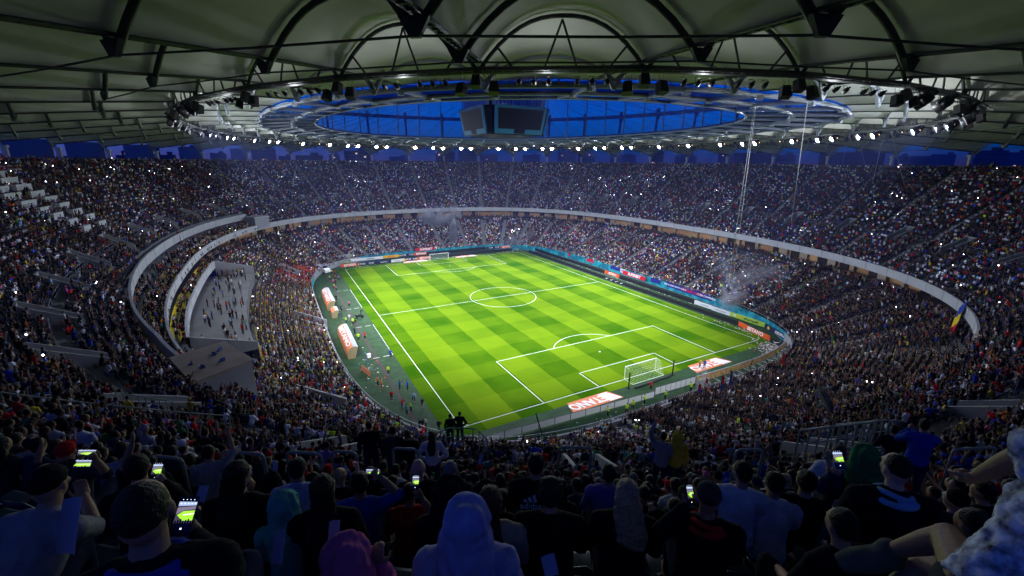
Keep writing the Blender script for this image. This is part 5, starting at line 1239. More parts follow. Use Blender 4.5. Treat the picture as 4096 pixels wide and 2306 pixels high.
# ---------------------------------------------------------------- advertising boards
AC = {'orange': (.75, .10, .01), 'red': (.55, .008, .015), 'navy': (.006, .015, .06), 'whiteb': (.70, .72, .72), 'blackb': (.006, .006, .008), 'yellowb': (.75, .42, .01), 'greenb': (.35, .55, .05), 'wood': (.50, .30, .12)}
def am(n): return mat('board_'+n, AC[n], .5, spec=.4)
M_W = mat('sign_white', (.85, .85, .85), .6); M_K = mat('sign_black', (.01, .01, .01), .6); M_RED = mat('sign_red', (.6, .01, .02), .6); M_YL = mat('sign_yellow', (.8, .5, .02), .6)
def board(p0, p1, h, col, texts=(), label='', z=0.05, th=.12, lean=.0, cat='advertising board', swoosh=0, name='advertising_board', disc=None):
    p0 = np.array([p0[0], p0[1], z]); p1 = np.array([p1[0], p1[1], z]); d = p1-p0; L = np.linalg.norm(d); d /= L; n_ = np.cross(d, [0, 0, 1.])
    r = empty(name, tuple(p0), label=label, cat=cat, group='advertising boards round the pitch')
    b = MB(); b.bar(np.array([0, 0, h/2]), d*L+np.array([0, 0, h/2]), th, h); b.build('panel', am(col), r)
    b = MB()
    for f in np.linspace(.02, .98, max(2, int(L/2.5))): b.bar(d*L*f-n_*th+[0, 0, h*.8], d*L*f-n_*.7, .05)
    b.build('strut', M_STEEL, r)
    for txt, size, f, mt, bold in texts:
        me = text_mesh(txt, size, .006, bold, .12 if bold else 0); me.materials.append(mt); o = bpy.data.objects.new('lettering', me); COL.objects.link(o); o.parent = r
        z_ = np.array([0, 0, 1.]); cpos = d*L*f+n_*(th/2+.012)+z_*h*.5
        o.matrix_local = Matrix(((d[0], 0, n_[0], cpos[0]), (d[1], 0, n_[1], cpos[1]), (d[2], 1, n_[2], cpos[2]), (0, 0, 0, 1)))
    if swoosh:
        b = MB()
        for k in range(swoosh):
            c = d*L*((k+.5)/swoosh)+n_*(th/2+.012)+np.array([0, 0, h*.42]); P = []
            for q in np.linspace(0, 1, 9): x_ = -.75+1.6*q; P.append(c+d*x_+np.array([0, 0, .9*q*q*.42-.18*math.sin(PI*min(1, q*1.8)) if q > 0 else .12]))
            w_ = [.02, .09, .11, .10, .08, .06, .045, .03, .005]
            G = [[p-np.array([0, 0, w]), p+np.array([0, 0, w])] for p, w in zip(P, w_)]; b.grid(G)
        b.build('swoosh_mark', M_W, r)
    if disc is not None:
        b = MB(); c = d*L*disc+n_*(th/2+.012)+np.array([0, 0, h*.5]); A = np.linspace(0, 2*PI, 16, endpoint=False); V = [c+(d*math.cos(q)+np.array([0, 0, 1.])*math.sin(q))*h*.32 for q in A]; b.add(V, [tuple(range(16))]); b.build('round_emblem', M_YL, r)
    return r
YN = 56.2
def nb(x0, x1, *a, y=YN, **k): return board((x0, y), (x1, y), *a, **k)
nb(-35, -29.4, 1.0, 'orange', (('BETANO', 1.0, .55, M_W, .03),), 'orange board with white lettering at the far left corner flag')
nb(-29.3, -23.3, 1.0, 'navy', (('FCSB', .8, .3, M_W, .01), ('FCSB', .8, .8, M_W, .01)), 'navy club board next to the far left corner', disc=.07)
nb(-23.2, -17.4, 1.0, 'navy', (('superbet', .7, .55, M_W, 0),), 'navy board with small lettering left of the far goal'); nb(-17.3, -12.4, 1.0, 'whiteb', (('Sanatatea', .55, .45, M_K, 0),), 'white board left of the far goal', disc=.9)
nb(-12.3, -7.4, 1.0, 'navy', (('FCSB', .8, .3, M_W, .01), ('FCSB', .8, .8, M_W, .01)), 'navy club board beside the far goal', disc=.07); nb(-7.3, -2.2, 1.0, 'orange', (('BETANO', 1.0, .55, M_W, .03),), 'orange board behind the left half of the far goal')
nb(3.5, 33.5, 1.0, 'blackb', (), 'long black unlit screen board right of the far goal')
nb(-31, -19.5, 1.0, 'whiteb', (('vitafoste', .8, .6, M_K, .01),), 'white board in the raised row behind the far left boards', y=59.6, z=1.0); nb(-19.4, -13.5, 1.0, 'yellowb', (('HELIX', 1.0, .5, M_RED, .02),), 'yellow board with red lettering in the raised row', y=59.8, z=1.0)
nb(-13.4, -7.6, 1.0, 'navy', (('FCSB', .8, .3, M_W, .01), ('FCSB', .8, .8, M_W, .01)), 'navy club board in the raised row', y=59.9, z=1.0, disc=.07); nb(-7.5, -2.6, 1.0, 'orange', (('BETANO', 1.0, .55, M_W, .03),), 'orange board in the raised row behind the far goal', y=60, z=1.0)
nb(-6.2, 1.6, 1.15, 'red', (('SUPERBET', 1.15, .55, M_W, .04),), 'big red board with white lettering above the far goal', y=62.6, z=2.0)
nb(-2.5, 23, 1.0, 'blackb', (), 'long black unlit screen board in the raised row at the far end', y=60, z=.9); nb(23.2, 29.2, 1.0, 'navy', (('FCSB', .8, .3, M_W, .01), ('FCSB', .8, .8, M_W, .01)), 'navy club board at the far right', y=59.4, z=.9); nb(29.4, 34, 1.0, 'orange', (('BETANO', .9, .55, M_W, .03),), 'orange board at the far right corner', y=58.6, z=.9)
XE = 38.1
def eb(y0, y1, *a, x=XE, **k): return board((x, y0), (x+k.pop('dx', 0), y1), *a, **k)
eb(50, 2.2, .95, 'blackb', (), 'black screen board along the far half of the right touchline'); eb(2, -7, .95, 'blackb', (), 'black board with four white ticks by the halfway line', swoosh=4); eb(-7.2, -45, .95, 'blackb', (), 'black screen board along the near half of the right touchline')
eb(50, 6, 1.0, 'blackb', (), 'black screen board in the raised back row, far half', x=41.2, z=.5); eb(5.8, -1.2, 1.0, 'orange', (('BETANO', .95, .55, M_W, .03),), 'orange board in the back row by the halfway line', x=41.2, z=.7); eb(-1.4, -30, 1.0, 'blackb', (), 'black screen board in the raised back row, near half', x=41.2, z=.5)
eb(1.5, -8.5, 1.3, 'red', (('SUPERBET', 1.25, .52, M_W, .04),), 'big red board with white lettering on legs by the teal wall', x=45.2, z=.9)
eb(-30.2, -35.5, 1.05, 'whiteb', (('e-conomic', .5, .6, M_K, 0),), 'white board at the smoking flare', x=41.2, z=.5); eb(-35.6, -40.8, 1.05, 'whiteb', (('www.cartea.ro', .5, .5, M_K, 0),), 'white board with black web address', x=41.0, z=.5)
eb(-41, -49.5, 1.1, 'greenb', (('Elfi', .7, .12, M_W, .01), ('#hartiaelfi', .85, .62, M_K, .01)), 'pale green board with a hashtag near the right corner', x=40.8, z=.6, disc=.27)
board((37.9, -45.2), (35.6, -54.0), 1.1, 'orange', (('BETANO', 1.15, .55, M_W, .04),), 'orange board with white lettering at the near right corner'); board((40.4, -50), (37.2, -57.6), 1.15, 'navy', (('DEDRU', .85, .55, M_W, .02),), 'navy board with round red emblem at the near right corner', z=.5, disc=.12); board((35.5, -54.2), (34.4, -57.5), 1.0, 'blackb', (), 'black board with one white tick at the near right corner', swoosh=1)
# supporters' cloth banners hung on the teal wall
M_BB = mat('banner_blue', (.012, .02, .22), .8); M_BR = mat('banner_red', (.5, .01, .03), .8); M_BW = mat('banner_white', (.6, .55, .65), .8)
def banner(t0, t1, z0, z1, m, label, txt='', size=.8, mt=M_W, parts=()):
    ts = np.linspace(t0, t1, 24); T = tin(ts); w = .03*np.sin(np.linspace(0, 14, 24)); b = MB()
    G = np.stack([up(ts, -T-.17+w*0, z0+w), up(ts, -T-.19, z1+w*.5), up(ts, -T-.15, z1+w*.5), up(ts, -T-.15, z0+w)], 1); b.grid(G); o = b.build('fan_banner', m); tag(o, label, 'banner', 'banners on the pitch side wall')
    for (txt, f, size, mt) in parts:
        n = len(txt); t = t0+(t1-t0)*f; p = up(t, -float(tin(t))-.21, (z0+z1)/2+.0); q = up(t+(t1-t0)*.02, -float(tin(t+(t1-t0)*.02))-.21, (z0+z1)/2); x = (q-p)/np.linalg.norm(q-p)
        stick_text('banner_lettering', txt, size, p, x, (0, 0, 1), mt, o, bold=.015)
def te_(y): return tpt(46.5, y)[0]-(40 if tpt(46.5, y)[0] > 20 else 0)
banner(te_(-16), te_(-32.0), .95, 2.35, M_BB, 'long dark blue fan banner with white and red lettering on the teal wall', parts=(('TRUP SI SUFLET PENTRU CULORI', .18, .55, M_W), ('STEAUA', .44, 1.1, M_BR), ('BUCURESTI', .62, 1.1, M_BR), ('ISTORIA CONTINUA', .85, .75, M_W)))
banner(te_(-9.5), te_(-13.5), .9, 2.2, M_BB, 'blue banner with yellow and red stripe left of the long dark blue banner'); banner(te_(9), te_(4.3), 1.0, 2.2, M_BB, 'blue and yellow banner left of the white one'); banner(te_(4.1), te_(1.8), .8, 2.2, M_BW, 'white banner with blue lettering beside the red board', parts=(('UNITI', .5, .6, M_BB),)); banner(te_(22), te_(18), 1.0, 2.2, M_BR, 'red and white club banner on the far teal wall'); banner(te_(33), te_(31.6), 1.0, 2.2, M_BR, 'small striped red banner farthest along the teal wall')
# near-end fence: plain white panels, framed white panels, ochre timber run
def fence(p0, p1, h, m, label, posts, z=.1, th=.05):
    r = empty('barrier_fence', (p0[0], p0[1], 0), label=label, cat='fence', group='low fences behind the near goal')
    a = np.zeros(3); d = np.array([p1[0]-p0[0], p1[1]-p0[1], 0]); L = np.linalg.norm(d); e = d/L; n_ = int(L/posts)
    for k in range(n_): b = MB(); b.bar(a+e*(L*(k+.03)/n_)+[0, 0, z+h/2], a+e*(L*(k+.97)/n_)+[0, 0, z+h/2], th, h); b.build('fence_panel', m, r)
    b = MB(); b.bar(a+[0, 0, z+h+.05], d+[0, 0, z+h+.05], .07, .08)
    for k in range(n_+1): b.bar(a+e*L*k/n_, a+e*L*k/n_+[0, 0, z+h+.05], .06)
    b.build('fence_frame', M_STL, r)
fence((-35, -57.2), (-3.6, -59.3), 1.0, am('whiteb'), 'white panel fence behind the near goal line', 2.6); fence((-3.5, -59.3), (5.4, -59.7), 1.25, am('whiteb'), 'framed white panels right of the near goal', 1.0, .45)
r = empty('barrier_fence', (5.6, -59.7, 0), label='long ochre timber board fence curving to the right corner', cat='fence', group='low fences behind the near goal')
PTS = [(5.6, -59.7), (14, -60), (22, -59.9), (29, -59.2), (34.8, -57.9)]
b = MB(); b2 = MB()
for (x0, y0), (x1, y1) in zip(PTS[:-1], PTS[1:]):
    b.bar((x0-5.6, y0+59.7, 1.0), (x1-5.6, y1+59.7, 1.0), .08, 1.15)
    b2.bar((x0-5.6, y0+59.75, 1.63), (x1-5.6, y1+59.75, 1.63), .14, .1)
    for f in np.arange(0, 1, .25): X, Y = x0-5.6+(x1-x0)*f, y0+59.7+(y1-y0)*f; b2.bar((X, Y-.05, 1.5), (X+.1, Y-1.3, 0), .06); b2.bar((X, Y-.05, .45), (X, Y-1.3, .45), .3, .05)
b.build('fence_panel', mat('ochre_timber', (.50, .30, .12), .7, var=.3, vscale=1.5), r); b2.build('fence_frame', M_STEEL, r)
tag(MB().add([(-36, -63, .01), (35, -63, .01), (36, -60.6, .01), (-36, -60.6, .01)], [(0, 1, 2, 3)]).build('service_road', mat('asphalt', (.10, .10, .105), .85, var=.15)), kind='structure')
# ---------------------------------------------------------------- goals
def goal(y, sgn, label):
    r = empty('football_goal', (0, y, 0), label=label, cat='goal', group='the two goals'); b = MB(); w, h, dp = 3.66, 2.44, 2.1*sgn
    for x in (-w, w): b.tube([(x, 0, 0), (x, 0, h)], .06, 10)
    b.tube([(-w-.06, 0, h), (w+.06, 0, h)], .06, 10); b.build('goal_frame', M_LINE, r)
    b = MB()
    for x in (-w, w): b.tube([(x, 0, h), (x, dp*.45, h-.05)], .03, 6); b.tube([(x, dp, .05), (x, 0, .05)], .04, 6)
    b.tube([(-w, dp, .05), (w, dp, .05)], .04, 6); b.build('net_support', M_LINE, r)
    b = MB(); st = .3; q = .008
    def net(P, Q, R_, S_):
        P, Q, R_, S_ = [np.array(v, float) for v in (P, Q, R_, S_)]; n1 = max(2, int(np.linalg.norm(Q-P)/st)); n2 = max(2, int(np.linalg.norm(S_-P)/st))
        for k in range(n1+1): f = k/n1; b.tube([P+(Q-P)*f, S_+(R_-S_)*f], q, 3, cap=False)
        for k in range(n2+1): f = k/n2; b.tube([P+(S_-P)*f, Q+(R_-Q)*f], q, 3, cap=False)
    net((-w, 0, h), (w, 0, h), (w, dp*.5, h-.05), (-w, dp*.5, h-.05)); net((-w, dp*.5, h-.05), (w, dp*.5, h-.05), (w, dp, .05), (-w, dp, .05))
    for x in (-w, w): net((x, 0, h), (x, dp*.5, h-.05), (x, dp, .05), (x, 0, .05))
    b.build('net', M_LINE, r)
goal(-52.5, -1, 'white goal with net at the near end of the pitch'); goal(52.5, 1, 'white goal with net at the far end of the pitch')
for x, lb in ((-5.2, 'black net pole left behind the near goal'), (5.0, 'black net pole right behind the near goal')): b = MB(); b.tube([(0, 0, 0), (0, 0, 2.9)], .12, 8); b.box((0, 0, .05), (.5, .5, .1)); tag(b.build('net_pole', M_BLACK, None, (x, -55.2 if x < 0 else -55.3, 0)), lb, 'net pole')
b = MB(); b.tube([(-4.3, 0, .22), (4.2, .3, .22)], .2, 8); tag(b.build('rolled_cover', M_BLACK, None, (0, -55.9, 0)), 'black rolled cover lying behind the near goal', 'rolled cover')
def mat_flat(x, y, label, wd=7.5, sk=2.0):
    r = empty('pitch_mat', (x, y, 0), label=label, cat='advertising mat', group='orange mats beside the goals'); b = MB(); b.add([(-wd/2-sk*.2, -1.35, .018), (wd/2+sk, -1.35, .018), (wd/2+sk*.4, 1.35, .018), (-wd/2+.3, 1.35, .018)], [(0, 1, 2, 3)]); b.build('mat_sheet', mat('mat_orange', (.72, .22, .09), .7), r)
    b = MB(); b.add([(wd/2-.6, -1.25, .022), (wd/2+sk*.9, -1.25, .022), (wd/2+sk*.2, 1.2, .022), (wd/2-1.4, 1.2, .022)], [(0, 1, 2, 3)]); b.build('mat_edge', M_W, r)
    me = text_mesh('BETANO', 2.3, .002, .07, -.35); me.materials.append(M_W); o = bpy.data.objects.new('mat_lettering', me); COL.objects.link(o); o.parent = r; o.location = (0, 0, .028); o.rotation_euler = (0, 0, PI); o.scale = (.9, 1.0, 1)
mat_flat(-13.6, -55.6, 'orange and white mat left of the near goal'); mat_flat(13.8, -55.4, 'orange and white mat right of the near goal'); mat_flat(-9.5, 54.4, 'pale mat left of the far goal', 7); mat_flat(11, 54.4, 'pale mat right of the far goal', 7)
M_FLAG = mat('corner_flag_yellow', (.8, .65, .02), .7)
for x, y, lb in ((-34, -52.5, 'yellow corner flag at the nearest corner'), (34, -52.5, 'corner flag at the right corner with litter'), (-34, 52.5, 'corner flag at the far left corner'), (34, 52.5, 'corner flag at the far right corner')):
    r = empty('corner_flag', (x, y, 0), label=lb, cat='corner flag', group='corner flags'); b = MB(); b.tube([(0, 0, 0), (0, 0, 1.6)], .025, 6); b.build('flag_pole', M_LINE, r); b = MB(); b.grid([[(0, 0, 1.6), (.2, .03, 1.57), (.42, -.02, 1.5)], [(0, 0, 1.2), (.2, .04, 1.2), (.40, .0, 1.18)]]); b.build('flag_cloth', M_FLAG, r)
# ---------------------------------------------------------------- dugouts
def dugout(y0, y1, label, scale=1.0, x=-43.4, cols=('mat_orange', 'sign_white', 'grey_print')):
    r = empty('dugout', (x, (y0+y1)/2, 0), label=label, cat='dugout', group='team dugouts'); L = abs(y1-y0)/2; R_ = 1.25*scale
    A = np.radians([200, 180, 160, 140, 120, 100, 80, 62]); prof = [(R_*1.05*math.cos(a)+.2, R_*.95+R_*math.sin(a)) for a in A]; prof[0] = (-R_*1.05+.2, .05)
    ms = [mat('mat_orange', (.72, .22, .09), .5), M_W, mat('grey_print', (.35, .37, .42), .5)]
    for (i0, i1, k) in ((0, 3, 0), (3, 5, 0), (5, 7, 2)):
        b = MB(); G = [[(px, -L, pz), (px, L, pz)] for px, pz in prof[i0:i1+1]]; b.grid(G); G2 = [[(px+.05, -L, pz-.05), (px+.05, L, pz-.05)] for px, pz in prof[i0:i1+1]]; b.grid(G2); b.build('roof_shell', ms[k], r)
    b = MB()
    for e in (-1, 1): V = [(px, e*L, pz) for px, pz in prof]+[(.2, e*L, .05)]; b.add(V, [tuple(range(len(V)))])
    b.build('end_panel', mat('tinted_end', (.35, .28, .15), .4), r)
    b = MB()
    for q in np.arange(-L+.5, L-.3, .62): b.box((-.55, q, .5), (.5, .5, .12)); b.box((-.8, q, .85), (.12, .5, .7))
    b.build('bench_seat', M_BSEAT, r)
    if scale > .9:
        n = np.array([-.62, 0, .78]); me = text_mesh('BETANO', 2.1, .01, .06, .1); me.materials.append(M_W); o = bpy.data.objects.new('dugout_lettering', me); COL.objects.link(o); o.parent = r; xx = np.array([0, -1., 0]); zz = np.cross(n, xx); c = np.array([-.62*R_+.12, .3, R_*.95+R_*.78+.06])
        o.matrix_local = Matrix(((xx[0], zz[0], n[0], c[0]), (xx[1], zz[1], n[1], c[1]), (xx[2], zz[2], n[2], c[2]), (0, 0, 0, 1))) @ Matrix.Diagonal((1.4, .62, 1, 1))
dugout(22.7, 9.0, 'farther orange and white dugout on the left touchline'); dugout(-8.8, -22.3, 'nearer orange and white dugout on the left touchline'); dugout(6.2, 2.6, 'small pale officials shelter between the two dugouts', .8)
# ---------------------------------------------------------------- people, ambulance, motorcycle and litter around the pitch
FS = []
for k, po in enumerate((dict(), dict(armL='hips', armR='side'), dict(armR='phone', armL='phone', lean=.1), dict(legs={-1: ((-.09, 0, .92), (-.12, .25, .52), (-.13, .10, .10), (-.13, .24, .06)), 1: ((.09, 0, .92), (.11, -.05, .50), (.12, -.35, .16), (.12, -.28, .04))}, lean=.15, armL='clap', armR='side'))):
    f = Fig(False, **po); FS.append((body_mesh(f, 'person_body', .026), shirt_mesh(f, 'shirt', .026, .018, (.7, 2, 2, .7)[k]), pants_mesh(f, 'trousers', .028), hair_mesh(f, 'short', 'short', .022)))
def ppl(x, y, top, pants, rz, k, label, z=0.0, hcol='black', vest=False):
    bm, sh_, pn, hr = FS[k]; o = inst('person', bm, skm(1)); o.location = (x, y, z); o.rotation_euler = (0, 0, rz); o.scale = (1.04,)*3
    inst('shirt', sh_, clm(top), o); inst('trousers', pn, clm(pants), o); inst('hair', hr, hrm(hcol), o); tag(o, label, 'person', 'people around the pitch edge'); return o
def z2p(x, y): return atz(1200+x/1.883, 900+y/1.883, 0)
def z3p(x, y): return atz(2300+x/1.883, 900+y/1.883, 0)
def z4p(x, y): return atz(600+x/1.883, 1300+y/1.883, 0)
PL = [(z2p(684, 1005), 'blue', 'charcoal', 0, 'player in blue tracksuit top standing alone on the left touchline'), (z2p(668, 1130), 'hi-vis yellow', 'black', 0, 'steward in yellow vest alone on the left touchline'), (z2p(752, 1245), 'blue', 'navy', 0, 'left player of the blue pair near the touchline'), (z2p(812, 1247), 'blue', 'navy', 1, 'right player of the blue pair near the touchline'), (z2p(856, 1335), 'sky blue', 'navy', 3, 'player in light blue running by the nearest corner'), (z2p(922, 1385), 'charcoal', 'beige', 2, 'photographer in beige trousers near the running player'),
      (z2p(838, 1410), 'hi-vis yellow', 'black', 0, 'steward in yellow vest left of the running player'), (z2p(770, 1385), 'red', 'navy', 2, 'photographer in red bib near the nearest corner'), (z2p(806, 1435), 'teal', 'black', 2, 'photographer in teal bib near the nearest corner'), (z2p(692, 1325), 'red', 'navy', 2, 'photographer in red bib filming by the left stand'), (z2p(586, 1215), 'orange', 'black', 0, 'medic in orange, left of pair by the left stand'), (z2p(618, 1235), 'orange', 'red', 1, 'medic in orange and red, right of pair by the left stand'),
      (z2p(490, 865), 'red', 'black', 0, 'person in red bib on the left apron below the broken line'), (z2p(442, 875), 'hi-vis yellow', 'black', 0, 'steward in yellow on the apron beside the nearer dugout'), (z2p(415, 830), 'navy', 'black', 2, 'man filming beside the top of the nearer dugout'), (z2p(460, 685), 'charcoal', 'black', 2, 'photographer near the motorcycle on the left apron'), (z2p(402, 755), 'hi-vis yellow', 'black', 0, 'steward in yellow left of the motorcycle'), (z2p(418, 745), 'green', 'black', 0, 'person in green by the motorcycle'), (z2p(373, 725), 'white', 'grey', 0, 'person in white by the small shelter'), (z2p(350, 745), 'hi-vis yellow', 'black', 0, 'steward by the small shelter'), (z2p(312, 655), 'navy', 'black', 0, 'coach in navy beside the farther dugout'), (z2p(372, 620), 'pink', 'black', 0, 'person in pink bib on the apron by the farther dugout'), (z2p(276, 575), 'black', 'black', 0, 'man in black at the end of the farther dugout'), (z2p(257, 485), 'hi-vis yellow', 'black', 0, 'steward above the farther dugout'), (z2p(275, 500), 'pink', 'black', 2, 'person in pink bib above the farther dugout'), (z2p(252, 450), 'pink', 'black', 0, 'person in pink bib on the far apron, left of two'), (z2p(268, 455), 'maroon', 'black', 0, 'person in maroon on the far apron, right of two'), (z2p(228, 420), 'hi-vis yellow', 'black', 0, 'steward in yellow on the far left apron'), (z2p(264, 415), 'red', 'black', 0, 'person in red bib on the far left apron'), (z2p(295, 420), 'pink', 'black', 0, 'person in pink bib nearest the far left corner'),
      (z2p(240, 375), 'hi-vis yellow', 'black', 0, 'steward by the ambulance, left'), (z2p(263, 380), 'red', 'black', 1, 'person in red by the ambulance'), (z2p(315, 310), 'hi-vis yellow', 'black', 0, 'steward left of the far corner boards'), (z2p(345, 308), 'hi-vis yellow', 'black', 0, 'steward behind the far corner boards'), (z2p(370, 306), 'hi-vis yellow', 'black', 0, 'steward right behind the far corner boards'), (z2p(600, 298), 'blue', 'black', 0, 'small figure in blue at the far boards'), (z2p(1125, 238), 'blue', 'navy', 0, 'goalkeeper coach in blue at the far goal'), (z2p(305, 350), 'blue', 'black', 0, 'person in blue at the far left corner flag'),
      (z3p(938, 1075), 'yellow', 'black', 0, 'person in yellow on the right mat'), (z3p(972, 1085), 'blue', 'navy', 1, 'person in blue bending on the right mat'), (z3p(570, 1250), 'red', 'black', 2, 'photographer in red bib behind the near goal'), (z3p(675, 1320), 'hi-vis yellow', 'black', 0, 'steward on the service road below the near goal'), (z3p(523, 1355), 'hi-vis yellow', 'black', 0, 'steward at the white panel fence, third from right'), (z3p(432, 1395), 'hi-vis yellow', 'charcoal', 0, 'steward at the white panel fence, fourth from right'), (z3p(385, 1425), 'hi-vis yellow', 'black', 0, 'steward at the white panel fence, fifth from right'), (z3p(247, 1445), 'hi-vis yellow', 'black', 0, 'steward at the white panel fence, sixth from right'), (z3p(930, 1215), 'hi-vis yellow', 'black', 0, 'steward below the right mat'), (z3p(870, 1260), 'hi-vis yellow', 'black', 0, 'steward beside the framed white panels'), (z3p(1166, 1130), 'hi-vis yellow', 'black', 0, 'steward below the ochre fence, left'), (z3p(1318, 1075), 'olive', 'black', 0, 'steward in faded vest below the ochre fence'), (z3p(1518, 1000), 'hi-vis yellow', 'black', 0, 'steward below the ochre fence, right'), (z3p(1612, 890), 'hi-vis yellow', 'black', 0, 'steward at the right corner of the pitch'), (z3p(705, 1375), 'charcoal', 'black', 0, 'man in dark with red bib on the service road'),
      (z4p(2080, 780), 'white', 'charcoal', 1, 'man in white with red bib at the nearest corner'), (z4p(2032, 790), 'black', 'black', 0, 'firefighter in black, left of pair at the nearest corner'), (z4p(2058, 795), 'black', 'black', 0, 'firefighter in black, right of pair at the nearest corner'), (z4p(2178, 800), 'black', 'black', 1, 'firefighter with red helmet at the nearest corner flag'), (z4p(2060, 835), 'red', 'red', 0, 'person in red crouched at the near stand wall')]
for i_, (p, top, pn, k, lb) in enumerate(PL): ppl(p[0], p[1], top, pn, (i_*2.4) % 6.28, k, lb)
# ambulance in the far corner, motorcycle on the apron
M_VAN = mat('van_paint', (.75, .75, .73), .3, spec=.6); M_TYRE = mat('tyre', (.012, .012, .012), .9); M_WIN = mat('vehicle_glass', (.01, .012, .015), .1, spec=.8)
r = empty('ambulance', (-41.3, 51.5, 0), -1.0, 'white ambulance with red stripe parked in the far left corner', 'ambulance')
b = MB(); prof = [(-2.7, .35), (-2.7, 2.3), (-2.5, 2.45), (1.0, 2.45), (1.7, 1.75), (2.6, 1.35), (2.75, .9), (2.75, .35)]; V = [(x, -1, z) for x, z in prof]+[(x, 1, z) for x, z in prof]; n = len(prof); b.add(V, [tuple(range(n)), tuple(range(2*n-1, n-1, -1))]+[(i, (i+1) % n, n+(i+1) % n, n+i) for i in range(n)]); b.build('body', M_VAN, r)
b = MB(); b.add([(1.06, -.9, 2.4), (1.74, -.9, 1.77), (1.74, .9, 1.77), (1.06, .9, 2.4)], [(0, 1, 2, 3)]); [b.box((.9, e*1.01, 1.85), (1.0, .02, .6)) for e in (-1, 1)]; b.build('windscreen', M_WIN, r)
for x in (-1.8, 1.8):
    for e in (-1, 1): b = MB(); b.tube([(x, e*.78, .36), (x, e*1.02, .36)], .36, 14); b.build('wheel', M_TYRE, r)
b = MB(); [b.box((0, e*1.012, 1.15), (5, .02, .22)) for e in (-1, 1)]; b.build('stripe', M_RED, r); b = MB(); b.box((.7, 0, 2.53), (.3, 1.4, .15)); b.build('light_bar', M_BB, r)
p = z2p(448, 705); r = empty('motorcycle', (p[0], p[1], 0), .2, 'dark motorcycle standing on the left apron', 'motorcycle')
for x in (-.7, .7): b = MB(); b.tube([(x, -.07, .33), (x, .07, .33)], .33, 16); b.build('wheel', M_TYRE, r)
b = MB(); b.ellip((0, 0, .62), (.45, .18, .25)); b.ellip((.12, 0, .88), (.28, .14, .14)); b.ellip((-.4, 0, .9), (.35, .13, .08)); b.bar((.7, 0, .33), (.42, 0, 1.05), .07); b.bar((-.7, 0, .33), (-.1, 0, .5), .07); b.bar((.42, -.36, 1.1), (.42, .36, 1.1), .04); b.box((-.75, 0, .95), (.4, .5, .35)); b.build('frame', M_BLACK, r, smooth=False)
p = z2p(520, 1000); b = MB(); b.box((0, 0, .35), (.6, .45, .7), rz=.3); b.box((0, 0, .73), (.66, .5, .08), rz=.3); tag(b.build('cool_box', M_W, None, (p[0], p[1], 0)), 'white cool box standing alone on the left apron', 'cool box')
p = z2p(498, 1120); b = MB(); b.bar((0, -1.6, .55), (0, 1.6, .55), .06, 1.0); b.bar((0, -1.5, .5), (-.5, -1.5, 0), .05); b.bar((0, 1.5, .5), (-.5, 1.5, 0), .05); tag(b.build('fallen_board', mat('mat_orange', (.72, .22, .09)), None, (p[0], p[1], 0), .25), 'orange board leaning on the left apron near the stand', 'advertising board')
# litter
b1 = MB(); r_ = random.Random(5)
def litter(b, x0, y0, sx, sy, n, z=.02):
    for _ in range(n):
        x, y = r_.gauss(x0, sx), r_.gauss(y0, sy); s = r_.uniform(.08, .26); a = r_.uniform(0, 6.3); c_, s_ = math.cos(a)*s, math.sin(a)*s; h = r_.uniform(0, .15)
        b.add([(x-c_, y-s_, z), (x+s_*.6, y-c_*.6, z+h), (x+c_, y+s_, z+.02), (x-s_*.6, y+c_*.6, z+h*.6)], [(0, 1, 2, 3)])
litter(b1, 33.5, -56.5, 2.2, 1.6, 420); litter(b1, 28, -60.5, 5, 1.0, 160); litter(b1, 36.6, -46, .8, 4, 70)
for y in np.arange(40, -32, -1.2): litter(b1, 42.8, y, .7, .8, 7)
litter(b1, 34, 56, 2.5, 1.2, 90); litter(b1, 10, 55.3, 10, .5, 70); litter(b1, -30, 55.0, 3, .5, 30); litter(b1, -41.0, -31, 1.0, 4, 22); litter(b1, -42, -5, .5, 8, 12); litter(b1, 0, -61.5, 14, .9, 60)
tag(b1.build('paper_litter', mat('paper', (.65, .64, .62), .9)), 'torn white paper litter strewn along the pitch edges', 'litter', kind='stuff')
b1 = MB(); litter(b1, 33.5, -56.5, 2.4, 1.7, 90); litter(b1, -41, -28, 1.0, 4, 14); tag(b1.build('red_litter', mat('red_paper', (.55, .05, .06), .9)), 'red paper litter at the right corner', 'litter', kind='stuff')
b1 = MB(); litter(b1, -41.8, -26, .8, 3, 26); litter(b1, -42.8, -14, .5, 5, 8); tag(b1.build('blue_litter', mat('blue_bottle', (.05, .2, .5), .5)), 'blue plastic litter beside the left stand', 'litter', kind='stuff')
# ---------------------------------------------------------------- booths, press desks, flags, poles
def booth(pts, z0, z1, label, window=False, roofm=None):
    c = np.mean(pts, 0); r = empty('control_booth', (c[0], c[1], z0), label=label, cat='booth'); P = [(p[0]-c[0], p[1]-c[1]) for p in pts]
    b = MB(); b.prism(P, 0, z1-z0); b.build('wall', mat('booth_wall', (.30, .30, .33), .8), r); b = MB(); b.prism([(x*1.06, y*1.06) for x, y in P], z1-z0+.003, z1-z0+.22); b.build('roof', roofm or M_PARA, r)
    if window: (x0, y0), (x1, y1) = P[1], P[2]; b = MB(); b.bar((x0*.8+x1*.2, y0*.8+y1*.2, 1.2), (x0*.2+x1*.8, y0*.2+y1*.8, 1.2), .16, 1.5); b.build('window', M_GLASS, r)
    return r
booth([atz(565+400-400+0, 0+1448, 18.2)[:2]*0+np.array([-63.6, -54.8]), np.array([-59.6, -52.6]), np.array([-57.0, -58.6]), np.array([-61.2, -61.2])], 14.2, 18.0, 'beige roofed booth at the near end of the balcony', roofm=mat('beige_roof', (.33, .27, .21), .85, var=.15, vscale=.6))
b = MB()
